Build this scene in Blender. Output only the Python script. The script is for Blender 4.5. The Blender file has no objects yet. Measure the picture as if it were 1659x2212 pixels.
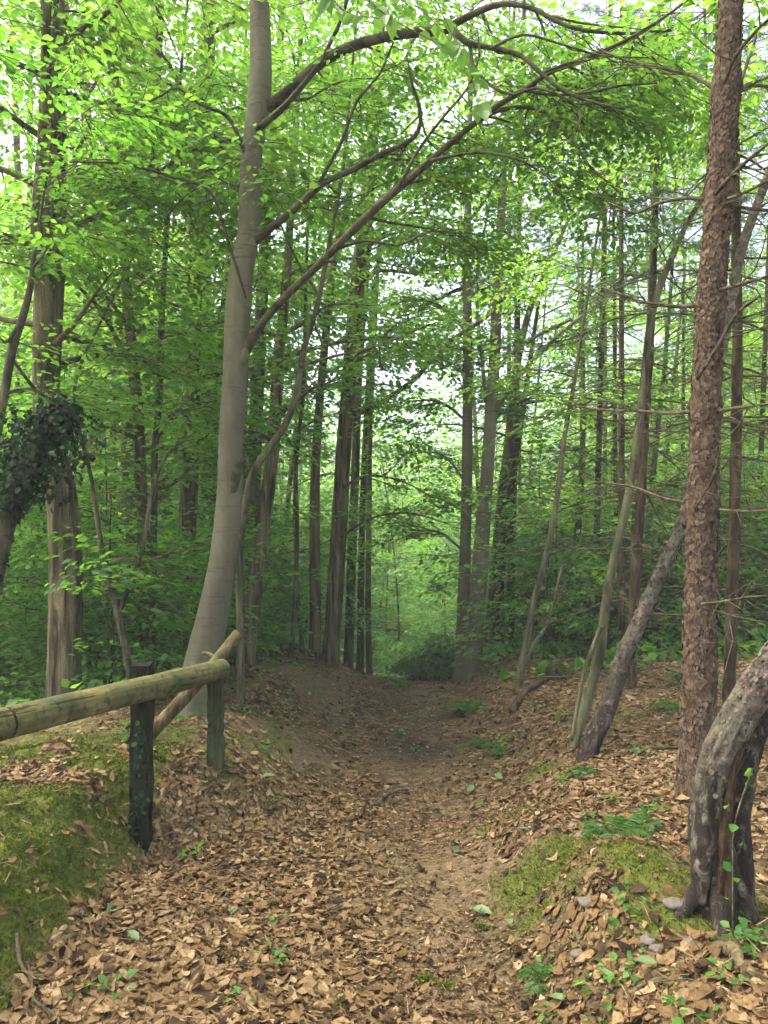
import bpy, math, random
import numpy as np
from mathutils import Vector

C = bpy.context.scene
# ---------------------------------------------------------------- camera, sky, sun, exposure
EYE = 1.6
cam_d = bpy.data.cameras.new("camera"); cam = bpy.data.objects.new("camera", cam_d)
C.collection.objects.link(cam); C.camera = cam
cam.location = (0, 0, EYE); cam.rotation_euler = (math.radians(90), 0, 0)
cam_d.sensor_fit = 'VERTICAL'; cam_d.sensor_height = 24; cam_d.lens = 18.0
cam_d.clip_start = 0.05; cam_d.clip_end = 1000

SUN_EL, SUN_AZ = math.radians(68), math.radians(-88)       # azimuth from +Y towards +X
sdir = Vector((math.sin(SUN_AZ)*math.cos(SUN_EL), math.cos(SUN_AZ)*math.cos(SUN_EL), math.sin(SUN_EL)))
W = bpy.data.worlds.new("World"); C.world = W; W.use_nodes = True
nt = W.node_tree; bg = nt.nodes['Background']
sky = nt.nodes.new('ShaderNodeTexSky'); sky.sky_type = 'NISHITA'; sky.sun_disc = False
sky.sun_elevation = SUN_EL; sky.sun_rotation = SUN_AZ; sky.dust_density = 7.0; sky.air_density = 0.5; sky.ozone_density = 0.3
nt.links.new(sky.outputs[0], bg.inputs[0]); bg.inputs[1].default_value = 0.15
sd = bpy.data.lights.new("sun", 'SUN'); sd.energy = .9; sd.angle = math.radians(12); sd.color = (1, .95, .86)
so = bpy.data.objects.new("sun", sd); C.collection.objects.link(so)
so.rotation_euler = sdir.to_track_quat('Z', 'Y').to_euler(); so.location = (-20, 10, 40)
C.view_settings.view_transform = 'Standard'; C.view_settings.look = 'None'
C.view_settings.gamma = 1; C.view_settings.use_curve_mapping = False
C.view_settings.exposure = 3.05
C.render.engine = 'CYCLES'
cy = C.cycles
cy.max_bounces = 12; cy.diffuse_bounces = 8; cy.glossy_bounces = 2; cy.transmission_bounces = 8
cy.use_denoising = True; cy.use_adaptive_sampling = True; cy.adaptive_threshold = 0.02
cy.caustics_reflective = False; cy.caustics_refractive = False

rng = np.random.default_rng(11)
random.seed(5)
K = 0.66667/1106.0
def at(px, py, d):                      # bearing and elevation as surveyed in the photograph, at a distance d
    return np.array([(px-829.5)*K*d, d, EYE-(py-1106)*K*d])

# ---------------------------------------------------------------- noise
def _h(ix, iy, iz):
    n = (ix*374761393 + iy*668265263 + iz*2147483647 + 1013904223) & 0xffffffff
    n = ((n ^ (n >> 13))*1274126177) & 0xffffffff
    n = ((n ^ (n >> 16))*2246822519) & 0xffffffff
    return ((n ^ (n >> 15)) & 0xffff)/65535.0
def vnoise(x, y, z=0.0):
    x, y, z = np.broadcast_arrays(np.asarray(x, float), np.asarray(y, float), np.asarray(z, float))
    xi, yi, zi = np.floor(x).astype(np.int64), np.floor(y).astype(np.int64), np.floor(z).astype(np.int64)
    fx, fy, fz = x-xi, y-yi, z-zi
    fx, fy, fz = fx*fx*(3-2*fx), fy*fy*(3-2*fy), fz*fz*(3-2*fz)
    r = 0
    for a in (0, 1):
        for b in (0, 1):
            for c in (0, 1):
                w = (fx if a else 1-fx)*(fy if b else 1-fy)*(fz if c else 1-fz)
                r = r + w*_h(xi+a, yi+b, zi+c)
    return r*2-1
def fbm(x, y, z=0.0, o=4):
    s, a = 0, 0.5
    for i in range(o):
        s = s + a*vnoise(np.asarray(x)*2**i+17*i, np.asarray(y)*2**i+5*i, np.asarray(z)*2**i); a *= .5
    return s
def sstep(a, b, x):
    t = np.clip((np.asarray(x, float)-a)/(b-a), 0, 1); return t*t*(3-2*t)

# ---------------------------------------------------------------- terrain
def lane_z(y):
    y = np.asarray(y, float)
    z = np.where(y < 8, -.05*y, 0)
    s = np.clip(y-8, 0, 24)
    z = np.where(y >= 8, -.4 - .05*s - np.where(s < 3, .15*s*s/6, .15*(s-1.5)), z)
    return z - .06*np.clip(y-32, 0, 6) + .42*np.clip(y-38, 0, 21) + .05*np.clip(y-59, 0, 200)
def lane_x(y): return .02*np.asarray(y, float) + .05
def ground(x, y, fine=True):
    x = np.asarray(x, float); y = np.asarray(y, float)
    u = x-lane_x(y)
    z = lane_z(y)
    wob = .12*vnoise(y*.9, 3.3)
    near = 1-sstep(3.9, 4.8, y)
    foot = -1.26*near - .45*(1-near) + wob
    top = -1.74*near - 1.45*(1-near) + wob
    hb = .36 + .08*vnoise(y*.7, 9.1)
    open_ = 1-sstep(16, 28, y)
    z = z + open_*hb*sstep(0, 1, (foot-u)/np.maximum(foot-top, .1))
    z = z - open_*(.55+.02*np.clip(y, 0, 40))*sstep(2.3, 4.6, -u)             # ground falls off behind the left bank
    fr = .35 + .1*vnoise(y*.8, 31.) + .25*sstep(4, 7, y)
    z = z + open_*(.27*sstep(0, .75, u-fr) + .06*np.clip(u-1.2, 0, 8)) + .012*np.clip(u-9, 0, 50)
    z = z + .19*np.exp(-(((x-.92)/.26)**2+((y-3.1)/.42)**2))            # mossy hump on the right bank
    z = z + .10*np.exp(-(((x-.80)/.22)**2+((y-4.1)/.5)**2))
    z = z - .05*np.exp(-(u/.45)**2)*sstep(0, 5, y)*open_
    if fine:
        rough = .35+.65*sstep(.3, 1.2, np.abs(u))
        z = z + .10*rough*fbm(x*.9, y*.9, 0, 3) + .03*fbm(x*4, y*4, 0, 3)
        z = z + .04*vnoise(x*7, y*7)*sstep(.9, 1.5, -u)*(1-sstep(5, 7, y))
        far = sstep(15, 40, y); z = z + far*1.2*fbm(x*.08, y*.08, 4, 3)
    return z
def moss_mask(x, y):
    x = np.asarray(x, float); y = np.asarray(y, float); u = x-lane_x(y)
    n = fbm(x*3, y*3, 7, 4)
    m = sstep(1.25, 1.5, -u)*(1-sstep(2.4, 3.0, -u))*(1-sstep(4.8, 6.0, y))*sstep(-.5, -.05, n+.1)
    m = np.maximum(m, 1.15*np.exp(-(((x-.95)/.22)**2+((y-3.05)/.38)**2))*sstep(-.4, .1, n+.1))
    m = np.maximum(m, 1.0*np.exp(-(((x-.78)/.22)**2+((y-4.2)/.55)**2))*sstep(-.25, .2, n))
    m = np.maximum(m, .9*sstep(.3, .5, u)*(1-sstep(1.0, 1.6, u))*sstep(.12, .3, n)*(1-sstep(6, 9, y)))
    m = np.maximum(m, .8*sstep(.7, 1.0, -u)*(1-sstep(1.5, 2.4, -u))*sstep(4.2, 5.0, y)*sstep(-.12, .25, n))
    return np.clip(m, 0, 1)
def earth_mask(x, y):
    u = np.asarray(x, float)-lane_x(y); y = np.asarray(y, float); n = fbm(u*1.8, y*.9, 21, 4)
    m = sstep(.45, .75, -u)*(1-sstep(1.7, 2.3, -u))*sstep(4.6, 5.4, y)*(1-sstep(10, 12, y))*sstep(-.35, .05, n)
    return np.maximum(m, np.exp(-((u-.28-.1*np.sin(y*1.1))/.33)**2)*sstep(-.5, .25, n)*(1-sstep(6, 8, y))*.9)
def mud_mask(x, y):
    u = np.asarray(x)-lane_x(y); y = np.asarray(y, float)
    n = fbm(np.asarray(x)*2.2, y*1.3, 3, 4)
    m = np.exp(-((u-.14)/.5)**2)*sstep(5.6, 6.4, y)*(1-sstep(8, 9.5, y))*sstep(-.3, .15, n)
    m = np.maximum(m, .5*np.exp(-((u-.42-.05*np.sin(y*3))/.2)**2)*(1-sstep(4.2, 5.2, y))*sstep(-.2, .25, n))
    return m

# ---------------------------------------------------------------- mesh accumulator
class MB:
    def __init__(s): s.V = []; s.Q = []; s.T = []; s.R = []; s.n = 0; s.mq = []; s.mt = []; s.mats = []
    def add(s, V, Q=None, T=None, rnd=.5):
        V = np.asarray(V, float).reshape(-1, 3)
        if Q is not None and len(Q): s.Q.append(np.asarray(Q, np.int64).reshape(-1, 4)+s.n)
        if T is not None and len(T): s.T.append(np.asarray(T, np.int64).reshape(-1, 3)+s.n)
        s.V.append(V); s.R.append(np.broadcast_to(np.asarray(rnd, float), (len(V),))); s.n += len(V)
    def join(s, o, mat):                    # take in another accumulator under a material of its own
        if not o.n: return s
        if mat not in s.mats: s.mats.append(mat)
        k = s.mats.index(mat)
        for a, mm, src in ((s.Q, s.mq, o.Q), (s.T, s.mt, o.T)):
            for f in src: a.append(f+s.n); mm.append(np.full(len(f), k))
        s.V += o.V; s.R += o.R; s.n += o.n; return s
    def build(s, name, mat, parent=None, loc=None, smooth=True, extra=None):
        loc = np.zeros(3) if loc is None else np.asarray(loc, float)
        if parent is not None and loc is not None and not loc.any(): loc = np.array(parent.location)
        V = np.concatenate(s.V) - loc if s.V else np.zeros((0, 3))
        Q = np.concatenate(s.Q) if s.Q else np.zeros((0, 4), np.int64)
        T = np.concatenate(s.T) if s.T else np.zeros((0, 3), np.int64)
        me = bpy.data.meshes.new(name)
        me.vertices.add(len(V)); me.vertices.foreach_set('co', V.astype(np.float32).ravel())
        nl = Q.size+T.size; me.loops.add(nl)
        me.loops.foreach_set('vertex_index', np.concatenate([Q.ravel(), T.ravel()]).astype(np.int32))
        npoly = len(Q)+len(T); me.polygons.add(npoly)
        st = np.concatenate([np.arange(len(Q))*4, Q.size+np.arange(len(T))*3]).astype(np.int32)
        me.polygons.foreach_set('loop_start', st)
        me.polygons.foreach_set('use_smooth', np.full(npoly, smooth, bool))
        me.update(calc_edges=True)
        a = me.attributes.new('rnd', 'FLOAT', 'POINT'); a.data.foreach_set('value', np.concatenate(s.R).astype(np.float32))
        if extra:
            for k, v in extra.items():
                a = me.attributes.new(k, 'FLOAT', 'POINT'); a.data.foreach_set('value', np.asarray(v, np.float32))
        if s.mats:
            for k in s.mats: me.materials.append(k)
            me.polygons.foreach_set('material_index', np.concatenate(s.mq+s.mt).astype(np.int32))
        else: me.materials.append(mat)
        o = bpy.data.objects.new(name, me); C.collection.objects.link(o)
        if parent is not None: o.parent = parent
        else: o.location = loc
        return o

def tag(o, label, cat, group=None, kind=None):
    if label: o['label'] = label
    if cat: o['category'] = cat
    if group: o['group'] = group
    if kind: o['kind'] = kind
    return o
def thing(name, label, cat, loc, group=None):
    o = bpy.data.objects.new(name, None); C.collection.objects.link(o)
    o.location = [float(v) for v in loc]; o.empty_display_size = .2
    return tag(o, label, cat, group)

def nrm(v):
    v = np.asarray(v, float); return v/np.maximum(np.linalg.norm(v, axis=-1, keepdims=True), 1e-9)
def spline(P, step):                      # Catmull-Rom through points with radius in column 3
    P = np.asarray(P, float)
    if len(P) == 2: n = max(2, int(np.linalg.norm(P[1]-P[0])/step)+1); return P[0]+(P[1]-P[0])*np.linspace(0, 1, n)[:, None]
    E = np.vstack([2*P[0]-P[1], P, 2*P[-1]-P[-2]]); out = []
    for i in range(1, len(E)-2):
        n = max(2, int(np.linalg.norm(E[i+1, :3]-E[i, :3])/step)+1); t = np.linspace(0, 1, n, endpoint=False)[:, None]
        a, b, c, d = E[i-1], E[i], E[i+1], E[i+2]
        out.append(.5*(2*b+(c-a)*t+(2*a-5*b+4*c-d)*t*t+(3*b-a-3*c+d)*t**3))
    out.append(E[-2:-1]); return np.vstack(out)
def tube(m, S, seg=8, rough=0., rf=3., zf=2., cap=True, seed=0., rnd=.5, lobes=0.):
    S = np.asarray(S, float); P, R = S[:, :3], np.maximum(S[:, 3], .0012)
    T = nrm(np.gradient(P, axis=0))
    ref = np.array([0, 1., 0]) if abs(T[0][1]) < .9 else np.array([1., 0, 0])
    N = np.zeros_like(P); n = nrm(np.cross(np.cross(T[0], ref), T[0]))
    for i in range(len(P)):
        n = n-T[i]*n.dot(T[i]); n = n/max(np.linalg.norm(n), 1e-9); N[i] = n
    B = np.cross(T, N)
    th = np.arange(seg)*2*math.pi/seg
    r = R[:, None]*np.ones(seg)
    if rough:
        L = np.concatenate([[0], np.cumsum(np.linalg.norm(np.diff(P, axis=0), axis=1))])
        r = r*(1+rough*fbm(np.cos(th)[None]*rf+seed, np.sin(th)[None]*rf+seed*3, L[:, None]*zf, 3)*2)
        if lobes:
            h = np.exp(-L/.22)[:, None]
            r = r*(1+lobes*h*(.5+.5*np.cos(th*4+seed+.8*np.sin(th*2))[None]))
    V = P[:, None]+r[..., None]*(np.cos(th)[None, :, None]*N[:, None]+np.sin(th)[None, :, None]*B[:, None])
    k = len(P); i = np.arange(k-1)[:, None]*seg; j = np.arange(seg)[None]; j2 = (j+1) % seg
    Q = np.stack([i+j, i+j2, i+seg+j2, i+seg+j], -1).reshape(-1, 4)
    V = V.reshape(-1, 3)
    if cap:
        V = np.vstack([V, P[0], P[-1]]); a, b = k*seg, k*seg+1; q = np.arange(seg); q2 = (q+1) % seg
        Tt = np.vstack([np.stack([q2, q, np.full(seg, a)], 1), np.stack([(k-1)*seg+q, (k-1)*seg+q2, np.full(seg, b)], 1)])
        m.add(V, Q, Tt, rnd)
    else: m.add(V, Q, None, rnd)

# leaf templates: x across, y along, z up ; quads
LEAF6 = (np.array([[0, 0, 0], [.5, .35, .10], [.36, .72, .08], [0, 1, -.06], [-.36, .72, .08], [-.5, .35, .10]]),
         np.array([[0, 1, 2, 3], [0, 3, 4, 5]]))
LEAF4 = (np.array([[0, 0, 0], [.5, .45, .08], [0, 1, 0], [-.5, .45, .08]]), np.array([[0, 1, 2, 3]]))
NEEDLE = (np.array([[.5, 0, 0], [.5, 1, 0], [-.5, 1, 0], [-.5, 0, 0]]), np.array([[0, 1, 2, 3]]))
def leaves(m, P, A, N, size, tmpl=LEAF6, wr=.62, rnd=None):
    A = nrm(A); B = nrm(np.cross(A, N)); N2 = np.cross(B, A); v, q = tmpl
    n = len(P); size = np.broadcast_to(np.asarray(size, float), (n,))[:, None, None]
    V = P[:, None]+size*(v[None, :, :1]*wr*B[:, None]+v[None, :, 1:2]*A[:, None]+v[None, :, 2:]*N2[:, None])
    Q = (q[None]+(np.arange(n)*len(v))[:, None, None]).reshape(-1, 4)
    r = rng.random(n) if rnd is None else rnd
    m.add(V.reshape(-1, 3), Q, None, np.repeat(r, len(v)))
def plates(S, n, s0, s1, lift=.25, wr=.85, z0=-9., z1=99.):
    """loose bark scales on a stem, lower edges standing off it"""
    t = rng.random(n); L = np.concatenate([[0], np.cumsum(np.linalg.norm(np.diff(S[:, :3], axis=0), axis=1))]); L = L/L[-1]
    P = np.stack([np.interp(t, L, S[:, k]) for k in range(4)], -1); T = nrm(np.stack([np.interp(t, L, nrm(np.gradient(S[:, :3], axis=0))[:, k]) for k in range(3)], -1))
    a = rng.uniform(0, 6.2832, n)[:, None]; X = nrm(np.cross(T, np.array([[0, 1., 0]]))); Yv = np.cross(T, X); rad = np.cos(a)*X+np.sin(a)*Yv
    k = (rad[:, 1] < .45) & (P[:, 2] > z0) & (P[:, 2] < z1); P, T, rad = P[k], T[k], rad[k]; n = len(P)
    s = rng.uniform(s0, s1, n); A = -T+rad*rng.uniform(.0, lift, n)[:, None]+.3*np.cross(T, rad)*rng.normal(0, 1, (n, 1))
    m = MB(); leaves(m, P[:, :3]+rad*(P[:, 3:]*rng.uniform(.985, 1.018, (n, 1)))+T*s[:, None]*.5, A, rad+rng.normal(0, .12, (n, 3)), s, LEAF6, wr); return m
def keep(P, mx=1.14, mz=1.08):
    y = P[:, 1]
    return (y > 1.3) & (np.abs(P[:, 0]) < .5*y*mx+.7) & (P[:, 2]-EYE < .667*y*mz+.5)
def prisms(m, A, B, ra, rb):              # many thin three-sided twigs A->B
    n = len(A); D = nrm(B-A); U = np.where(np.abs(D[:, 2:]) > .9, [[1., 0, 0]], [[0, 0, 1.]])
    X = nrm(np.cross(D, U)); Y = np.cross(D, X); V = []
    for P, r in ((A, ra), (B, rb)):
        for k in range(3):
            a = 2*math.pi*k/3; V.append(P+np.reshape(r, (-1, 1))*(math.cos(a)*X+math.sin(a)*Y))
    V = np.stack(V, 1)
    q = np.array([[0, 1, 4, 3], [1, 2, 5, 4], [2, 0, 3, 5]])
    m.add(V.reshape(-1, 3), (q[None]+(np.arange(n)*6)[:, None, None]).reshape(-1, 4))
UP = np.array([0, 0, 1.])
def sprays(leaf_m, twig_m, O, D, L, n, size, tmpl=LEAF6, wr=.6, droop=.18, width=.42, tilt=.35, ball=0.):
    """flat fans of n leaves along twigs that start at O and run along D"""
    O = np.asarray(O, float); D = nrm(D); L = np.broadcast_to(np.asarray(L, float), (len(O),)); S = len(O)
    if not S: return
    k = keep(O+D*(L*.5)[:, None]); O, D, L = O[k], D[k], L[k]; S = len(O)
    if not S: return
    side = nrm(np.cross(D, UP)+1e-6); roll = rng.normal(0, .35, S)[:, None]; side = nrm(side+UP*roll)
    nr = nrm(np.cross(side, D))
    t = (np.arange(n)[None]+rng.random((S, n)))/n; t = .12+.9*t
    sg = np.where(np.arange(n)[None] % 2 == 0, 1., -1.)*np.ones((S, 1))
    w = width*L[:, None]*np.sin(np.clip(t, 0, 1)**.7*math.pi*.86+.2)
    s = sg*w*rng.random((S, n))**.7
    P = (O[:, None]+D[:, None]*(t*L[:, None])[..., None]+side[:, None]*s[..., None]
         -UP*(droop*L[:, None]*t*t)[..., None]+nr[:, None]*(rng.normal(0, .02+ball, (S, n))*1.)[..., None])
    A = D[:, None]*(.55+.3*rng.random((S, n)))[..., None]+side[:, None]*(sg*(.3+.6*rng.random((S, n))))[..., None]-UP*(.05+.35*rng.random((S, n)))[..., None]
    N = nr[:, None]+rng.normal(0, tilt, (S, n, 3))
    sz = size*(.6+.65*rng.random((S, n)))
    base = np.clip(rng.normal(.5, .2, S), 0, 1)[:, None]
    r = np.clip(base+rng.normal(0, .18, (S, n)), 0, 1)
    leaves(leaf_m, P.reshape(-1, 3), A.reshape(-1, 3), N.reshape(-1, 3), sz.ravel(), tmpl, wr, r.ravel())
    if twig_m is not None:
        M = O+D*(L*.55)[:, None]-UP*(droop*L*.3)[:, None]; E = O+D*(L*.98)[:, None]-UP*(droop*L*.96)[:, None]
        r0 = .0022+.0025*L
        prisms(twig_m, O, M, r0, r0*.7); prisms(twig_m, M, E, r0*.7, r0*.3)

# ---------------------------------------------------------------- materials
def mat(name):
    m = bpy.data.materials.new(name); m.use_nodes = True; t = m.node_tree
    return m, t, t.nodes['Principled BSDF']
def node(t, typ, **kw):
    n = t.nodes.new(typ)
    for k, v in kw.items():
        if k.startswith('i_'):
            key = k[2:]; n.inputs[int(key) if key.isdigit() else key].default_value = v
        else: setattr(n, k, v)
    return n
def ramp(t, fac, stops, interp='LINEAR'):
    r = t.nodes.new('ShaderNodeValToRGB'); e = r.color_ramp.elements; r.color_ramp.interpolation = interp
    while len(e) < len(stops): e.new(.5)
    for el, (p, c) in zip(e, stops): el.position = p; el.color = (c[0], c[1], c[2], 1) if not np.isscalar(c) else (c, c, c, 1)
    t.links.new(fac, r.inputs[0]); return r.outputs[0]
def mix(t, fac, a, b, mode='MIX'):
    n = t.nodes.new('ShaderNodeMix'); n.data_type = 'RGBA'; n.blend_type = mode
    for s, v in ((0, fac), (6, a), (7, b)):
        if hasattr(v, 'links'): t.links.new(v, n.inputs[s])
        else: n.inputs[s].default_value = v if np.isscalar(v) else (*v, 1)
    return n.outputs[2]
def coords(t, sc, src='Object'):
    tc = t.nodes.new('ShaderNodeTexCoord'); mp = t.nodes.new('ShaderNodeMapping')
    t.links.new(tc.outputs[src], mp.inputs[0]); mp.inputs['Scale'].default_value = sc; return mp.outputs[0]
def noise(t, v, scale, detail=5, rough=.6, dist=0.):
    n = node(t, 'ShaderNodeTexNoise'); t.links.new(v, n.inputs['Vector'])
    n.inputs['Scale'].default_value = scale; n.inputs['Detail'].default_value = detail
    n.inputs['Roughness'].default_value = rough; n.inputs['Distortion'].default_value = dist; return n.outputs[0]
def bump(t, b, h, strength, dist, prev=None):
    n = t.nodes.new('ShaderNodeBump'); n.inputs['Strength'].default_value = strength; n.inputs['Distance'].default_value = dist
    t.links.new(h, n.inputs['Height'])
    if prev is not None: t.links.new(prev, n.inputs['Normal'])
    if b is not None: t.links.new(n.outputs[0], b.inputs['Normal'])
    return n.outputs[0]
def attr(t, name): return node(t, 'ShaderNodeAttribute', attribute_name=name).outputs['Fac']

def leaf_mat(name, stops, trans, tfac=.45, rough=.42, spec=.35, mottle=0):
    m, t, b = mat(name)
    col = ramp(t, attr(t, 'rnd'), stops)
    if mottle: col = mix(t, 1., col, ramp(t, noise(t, coords(t, (1, 1, 1)), mottle, 4, .65), [(.3, (.5, .46, .42)), (.5, (.95, .93, .9)), (.7, (1.25, 1.25, 1.25))]), 'MULTIPLY')
    t.links.new(col, b.inputs['Base Color'])
    b.inputs['Roughness'].default_value = rough; b.inputs['Specular IOR Level'].default_value = spec
    tr = node(t, 'ShaderNodeBsdfTranslucent')
    tc = ramp(t, attr(t, 'rnd'), trans); t.links.new(tc, tr.inputs[0])
    mx = t.nodes.new('ShaderNodeMixShader'); mx.inputs[0].default_value = tfac
    t.links.new(b.outputs[0], mx.inputs[1]); t.links.new(tr.outputs[0], mx.inputs[2])
    t.links.new(mx.outputs[0], t.nodes['Material Output'].inputs[0]); return m
M = {}
M['beech_leaf'] = leaf_mat('beech_leaf', [(0, (.022, .085, .012)), (.5, (.045, .14, .02)), (1, (.085, .20, .03))],
                           [(0, (.10, .27, .03)), (.5, (.175, .375, .04)), (1, (.265, .48, .05))], .56)
M['oak_leaf'] = leaf_mat('oak_leaf', [(0, (.02, .075, .016)), (.5, (.035, .12, .022)), (1, (.065, .17, .03))],
                         [(0, (.115, .30, .03)), (.5, (.21, .415, .04)), (1, (.305, .52, .05))], .57)
M['low_leaf'] = leaf_mat('low_leaf', [(0, (.036, .115, .02)), (.5, (.066, .18, .03)), (1, (.115, .24, .042))],
                         [(0, (.11, .33, .025)), (.5, (.18, .45, .035)), (1, (.28, .56, .045))], .54)
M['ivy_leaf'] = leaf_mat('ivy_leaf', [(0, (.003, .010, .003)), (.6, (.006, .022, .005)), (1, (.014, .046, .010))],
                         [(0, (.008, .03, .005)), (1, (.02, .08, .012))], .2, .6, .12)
M['rhodo_leaf'] = leaf_mat('rhodo_leaf', [(0, (.018, .07, .018)), (.6, (.04, .14, .03)), (1, (.10, .24, .04))],
                           [(0, (.03, .12, .02)), (1, (.12, .32, .04))], .3, .35, .5)
M['fern_leaf'] = leaf_mat('fern_leaf', [(0, (0.024, 0.072, 0.011)), (1, (0.060, 0.136, 0.020))], [(0, (0.056, 0.170, 0.016)), (1, (0.104, 0.238, 0.024))], .4)
M['needle'] = leaf_mat('needle', [(0, (.025, .06, .028)), (1, (.055, .11, .045))], [(0, (.03, .08, .02)), (1, (.05, .12, .03))], .25)
M['sunlit_far_leaf'] = leaf_mat('sunlit_far_leaf', [(0, (0.034, 0.110, 0.018)), (.5, (0.063, 0.176, 0.027)), (1, (0.115, 0.253, 0.041))],
                         [(0, (.10, .28, .02)), (.5, (.18, .40, .03)), (1, (.28, .5, .05))], .5)  # leaf green raised so far foliage looks sunlit; light is in the colour
M['litter'] = leaf_mat('litter', [(0, (0.014, 0.009, 0.004)), (.22, (0.052, 0.034, 0.015)), (.45, (0.128, 0.080, 0.033)), (.75, (0.197, 0.133, 0.062)), (1, (0.274, 0.202, 0.109))],
                       [(0, (.06, .03, .01)), (1, (.3, .16, .06))],   .14, .7, .12, 55)
M['green_litter'] = leaf_mat('green_litter', [(0, (0.060, 0.124, 0.035)), (1, (0.156, 0.223, 0.091))], [(0, (0.060, 0.124, 0.021)), (1, (0.120, 0.186, 0.042))], .25, .5)
M['moss'] = leaf_mat('moss', [(0, (0.029, 0.052, 0.006)), (.5, (0.072, 0.104, 0.011)), (1, (0.155, 0.178, 0.020))], [(0, (0.048, 0.082, 0.008)), (1, (0.134, 0.168, 0.016))], .3, .8, .1)

def bark_beech():
    m, t, b = mat('beech_bark'); v = coords(t, (1, 1, 1)); vh = coords(t, (5, 5, 55)); vs = coords(t, (1, 1, .35))
    c = ramp(t, noise(t, vs, 5, 6), [(.3, (0.064, 0.060, 0.032)), (.5, (0.106, 0.096, 0.058)), (.72, (0.152, 0.140, 0.090))])
    c = mix(t, ramp(t, noise(t, vs, 2.2, 4), [(.45, 0), (.7, .65)]), c, (.14, .155, .07))
    lines = ramp(t, noise(t, vh, 1, 3, .5), [(.6, 0), (.68, 1)]); c = mix(t, mix(t, .2, lines, (0, 0, 0)), c, (.075, .06, .04))
    sp = ramp(t, noise(t, v, 45, 3), [(.56, 0), (.68, 1)]); c = mix(t, mix(t, .35, sp, (0, 0, 0)), c, (.12, .11, .08))
    tc = t.nodes.new('ShaderNodeTexCoord'); sx = t.nodes.new('ShaderNodeSeparateXYZ'); t.links.new(tc.outputs['Object'], sx.inputs[0])
    lo = ramp(t, sx.outputs[2], [(.0, .8), (.9, .0)]); an = ramp(t, noise(t, vs, 9, 5), [(.4, 0), (.6, 1)])
    c = mix(t, mix(t, lo, (0, 0, 0), an), c, (.055, .065, .025))
    c = mix(t, ramp(t, noise(t, coords(t, (7, 7, .9)), 1, 5, .6), [(.5, 0), (.72, .55)]), c, (.085, .07, .042))
    t.links.new(c, b.inputs['Base Color']); b.inputs['Roughness'].default_value = .75; b.inputs['Specular IOR Level'].default_value = .25
    n1 = bump(t, None, noise(t, vh, .6, 5), .6, .015); bump(t, b, noise(t, v, 30, 6), .5, .012, n1); return m
def bark_furrow(name, dark, midc, light, sx=16, sz=1.6, green=.35, st=.9):
    m, t, b = mat(name); v = coords(t, (sx, sx, sz)); v1 = coords(t, (1, 1, 1))
    h = noise(t, v, 1, 6, .62, .6)
    c = ramp(t, h, [(.38, dark), (.5, midc), (.63, light)])
    c = mix(t, ramp(t, noise(t, v1, 1.7, 4), [(.45, 0), (.75, green)]), c, (.09, .12, .045))
    c = mix(t, ramp(t, noise(t, v1, 60, 3), [(.5, 0), (.8, .5)]), c, dark)
    t.links.new(c, b.inputs['Base Color']); b.inputs['Roughness'].default_value = .9; b.inputs['Specular IOR Level'].default_value = .15
    n1 = bump(t, None, h, st, .05); bump(t, b, noise(t, v1, 50, 4), .4, .01, n1); return m
def bark_pine():
    m, t, b = mat('pine_bark'); v1 = coords(t, (1, 1, 1))
    dn = node(t, 'ShaderNodeTexNoise'); dn.inputs['Scale'].default_value = 14; dn.inputs['Detail'].default_value = 5
    tc = coords(t, (34, 34, 19)); mp = coords(t, (1, 1, .7)); t.links.new(mp, dn.inputs['Vector'])
    ad = node(t, 'ShaderNodeVectorMath', operation='MULTIPLY_ADD'); t.links.new(dn.outputs['Color'], ad.inputs[0])
    ad.inputs[1].default_value = (4.5, 4.5, 3.5); t.links.new(tc, ad.inputs[2])
    vo = node(t, 'ShaderNodeTexVoronoi', feature='DISTANCE_TO_EDGE'); t.links.new(ad.outputs[0], vo.inputs['Vector']); vo.inputs['Scale'].default_value = 1
    vc = node(t, 'ShaderNodeTexVoronoi'); t.links.new(ad.outputs[0], vc.inputs['Vector']); vc.inputs['Scale'].default_value = 1
    sc = node(t, 'ShaderNodeSeparateColor'); t.links.new(vc.outputs['Color'], sc.inputs[0])
    plate = ramp(t, sc.outputs[0], [(0, (0.047, 0.029, 0.015)), (.5, (0.080, 0.049, 0.025)), (1, (0.123, 0.081, 0.042))])
    plate = mix(t, ramp(t, noise(t, coords(t, (30, 30, 9)), 1, 6, .7), [(.42, 0), (.66, .75)]), plate, (.135, .105, .068))
    plate = mix(t, ramp(t, noise(t, v1, 1.3, 4), [(.42, 0), (.7, .7)]), plate, (.05, .042, .03))
    e0 = ramp(t, vo.outputs['Distance'], [(.0, 0), (.09, 1)]); gap = ramp(t, noise(t, coords(t, (9, 9, 14)), 1, 5, .65), [(.44, 0), (.56, 1)])
    e = mix(t, gap, (1, 1, 1), e0)
    c = mix(t, e, (.034, .023, .015), plate)
    t.links.new(c, b.inputs['Base Color']); b.inputs['Roughness'].default_value = .9; b.inputs['Specular IOR Level'].default_value = .15
    n1 = bump(t, None, e, .8, .02); n2 = bump(t, None, sc.outputs[1], .5, .012, n1); bump(t, b, noise(t, v1, 55, 5), .6, .012, n2); return m
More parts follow.
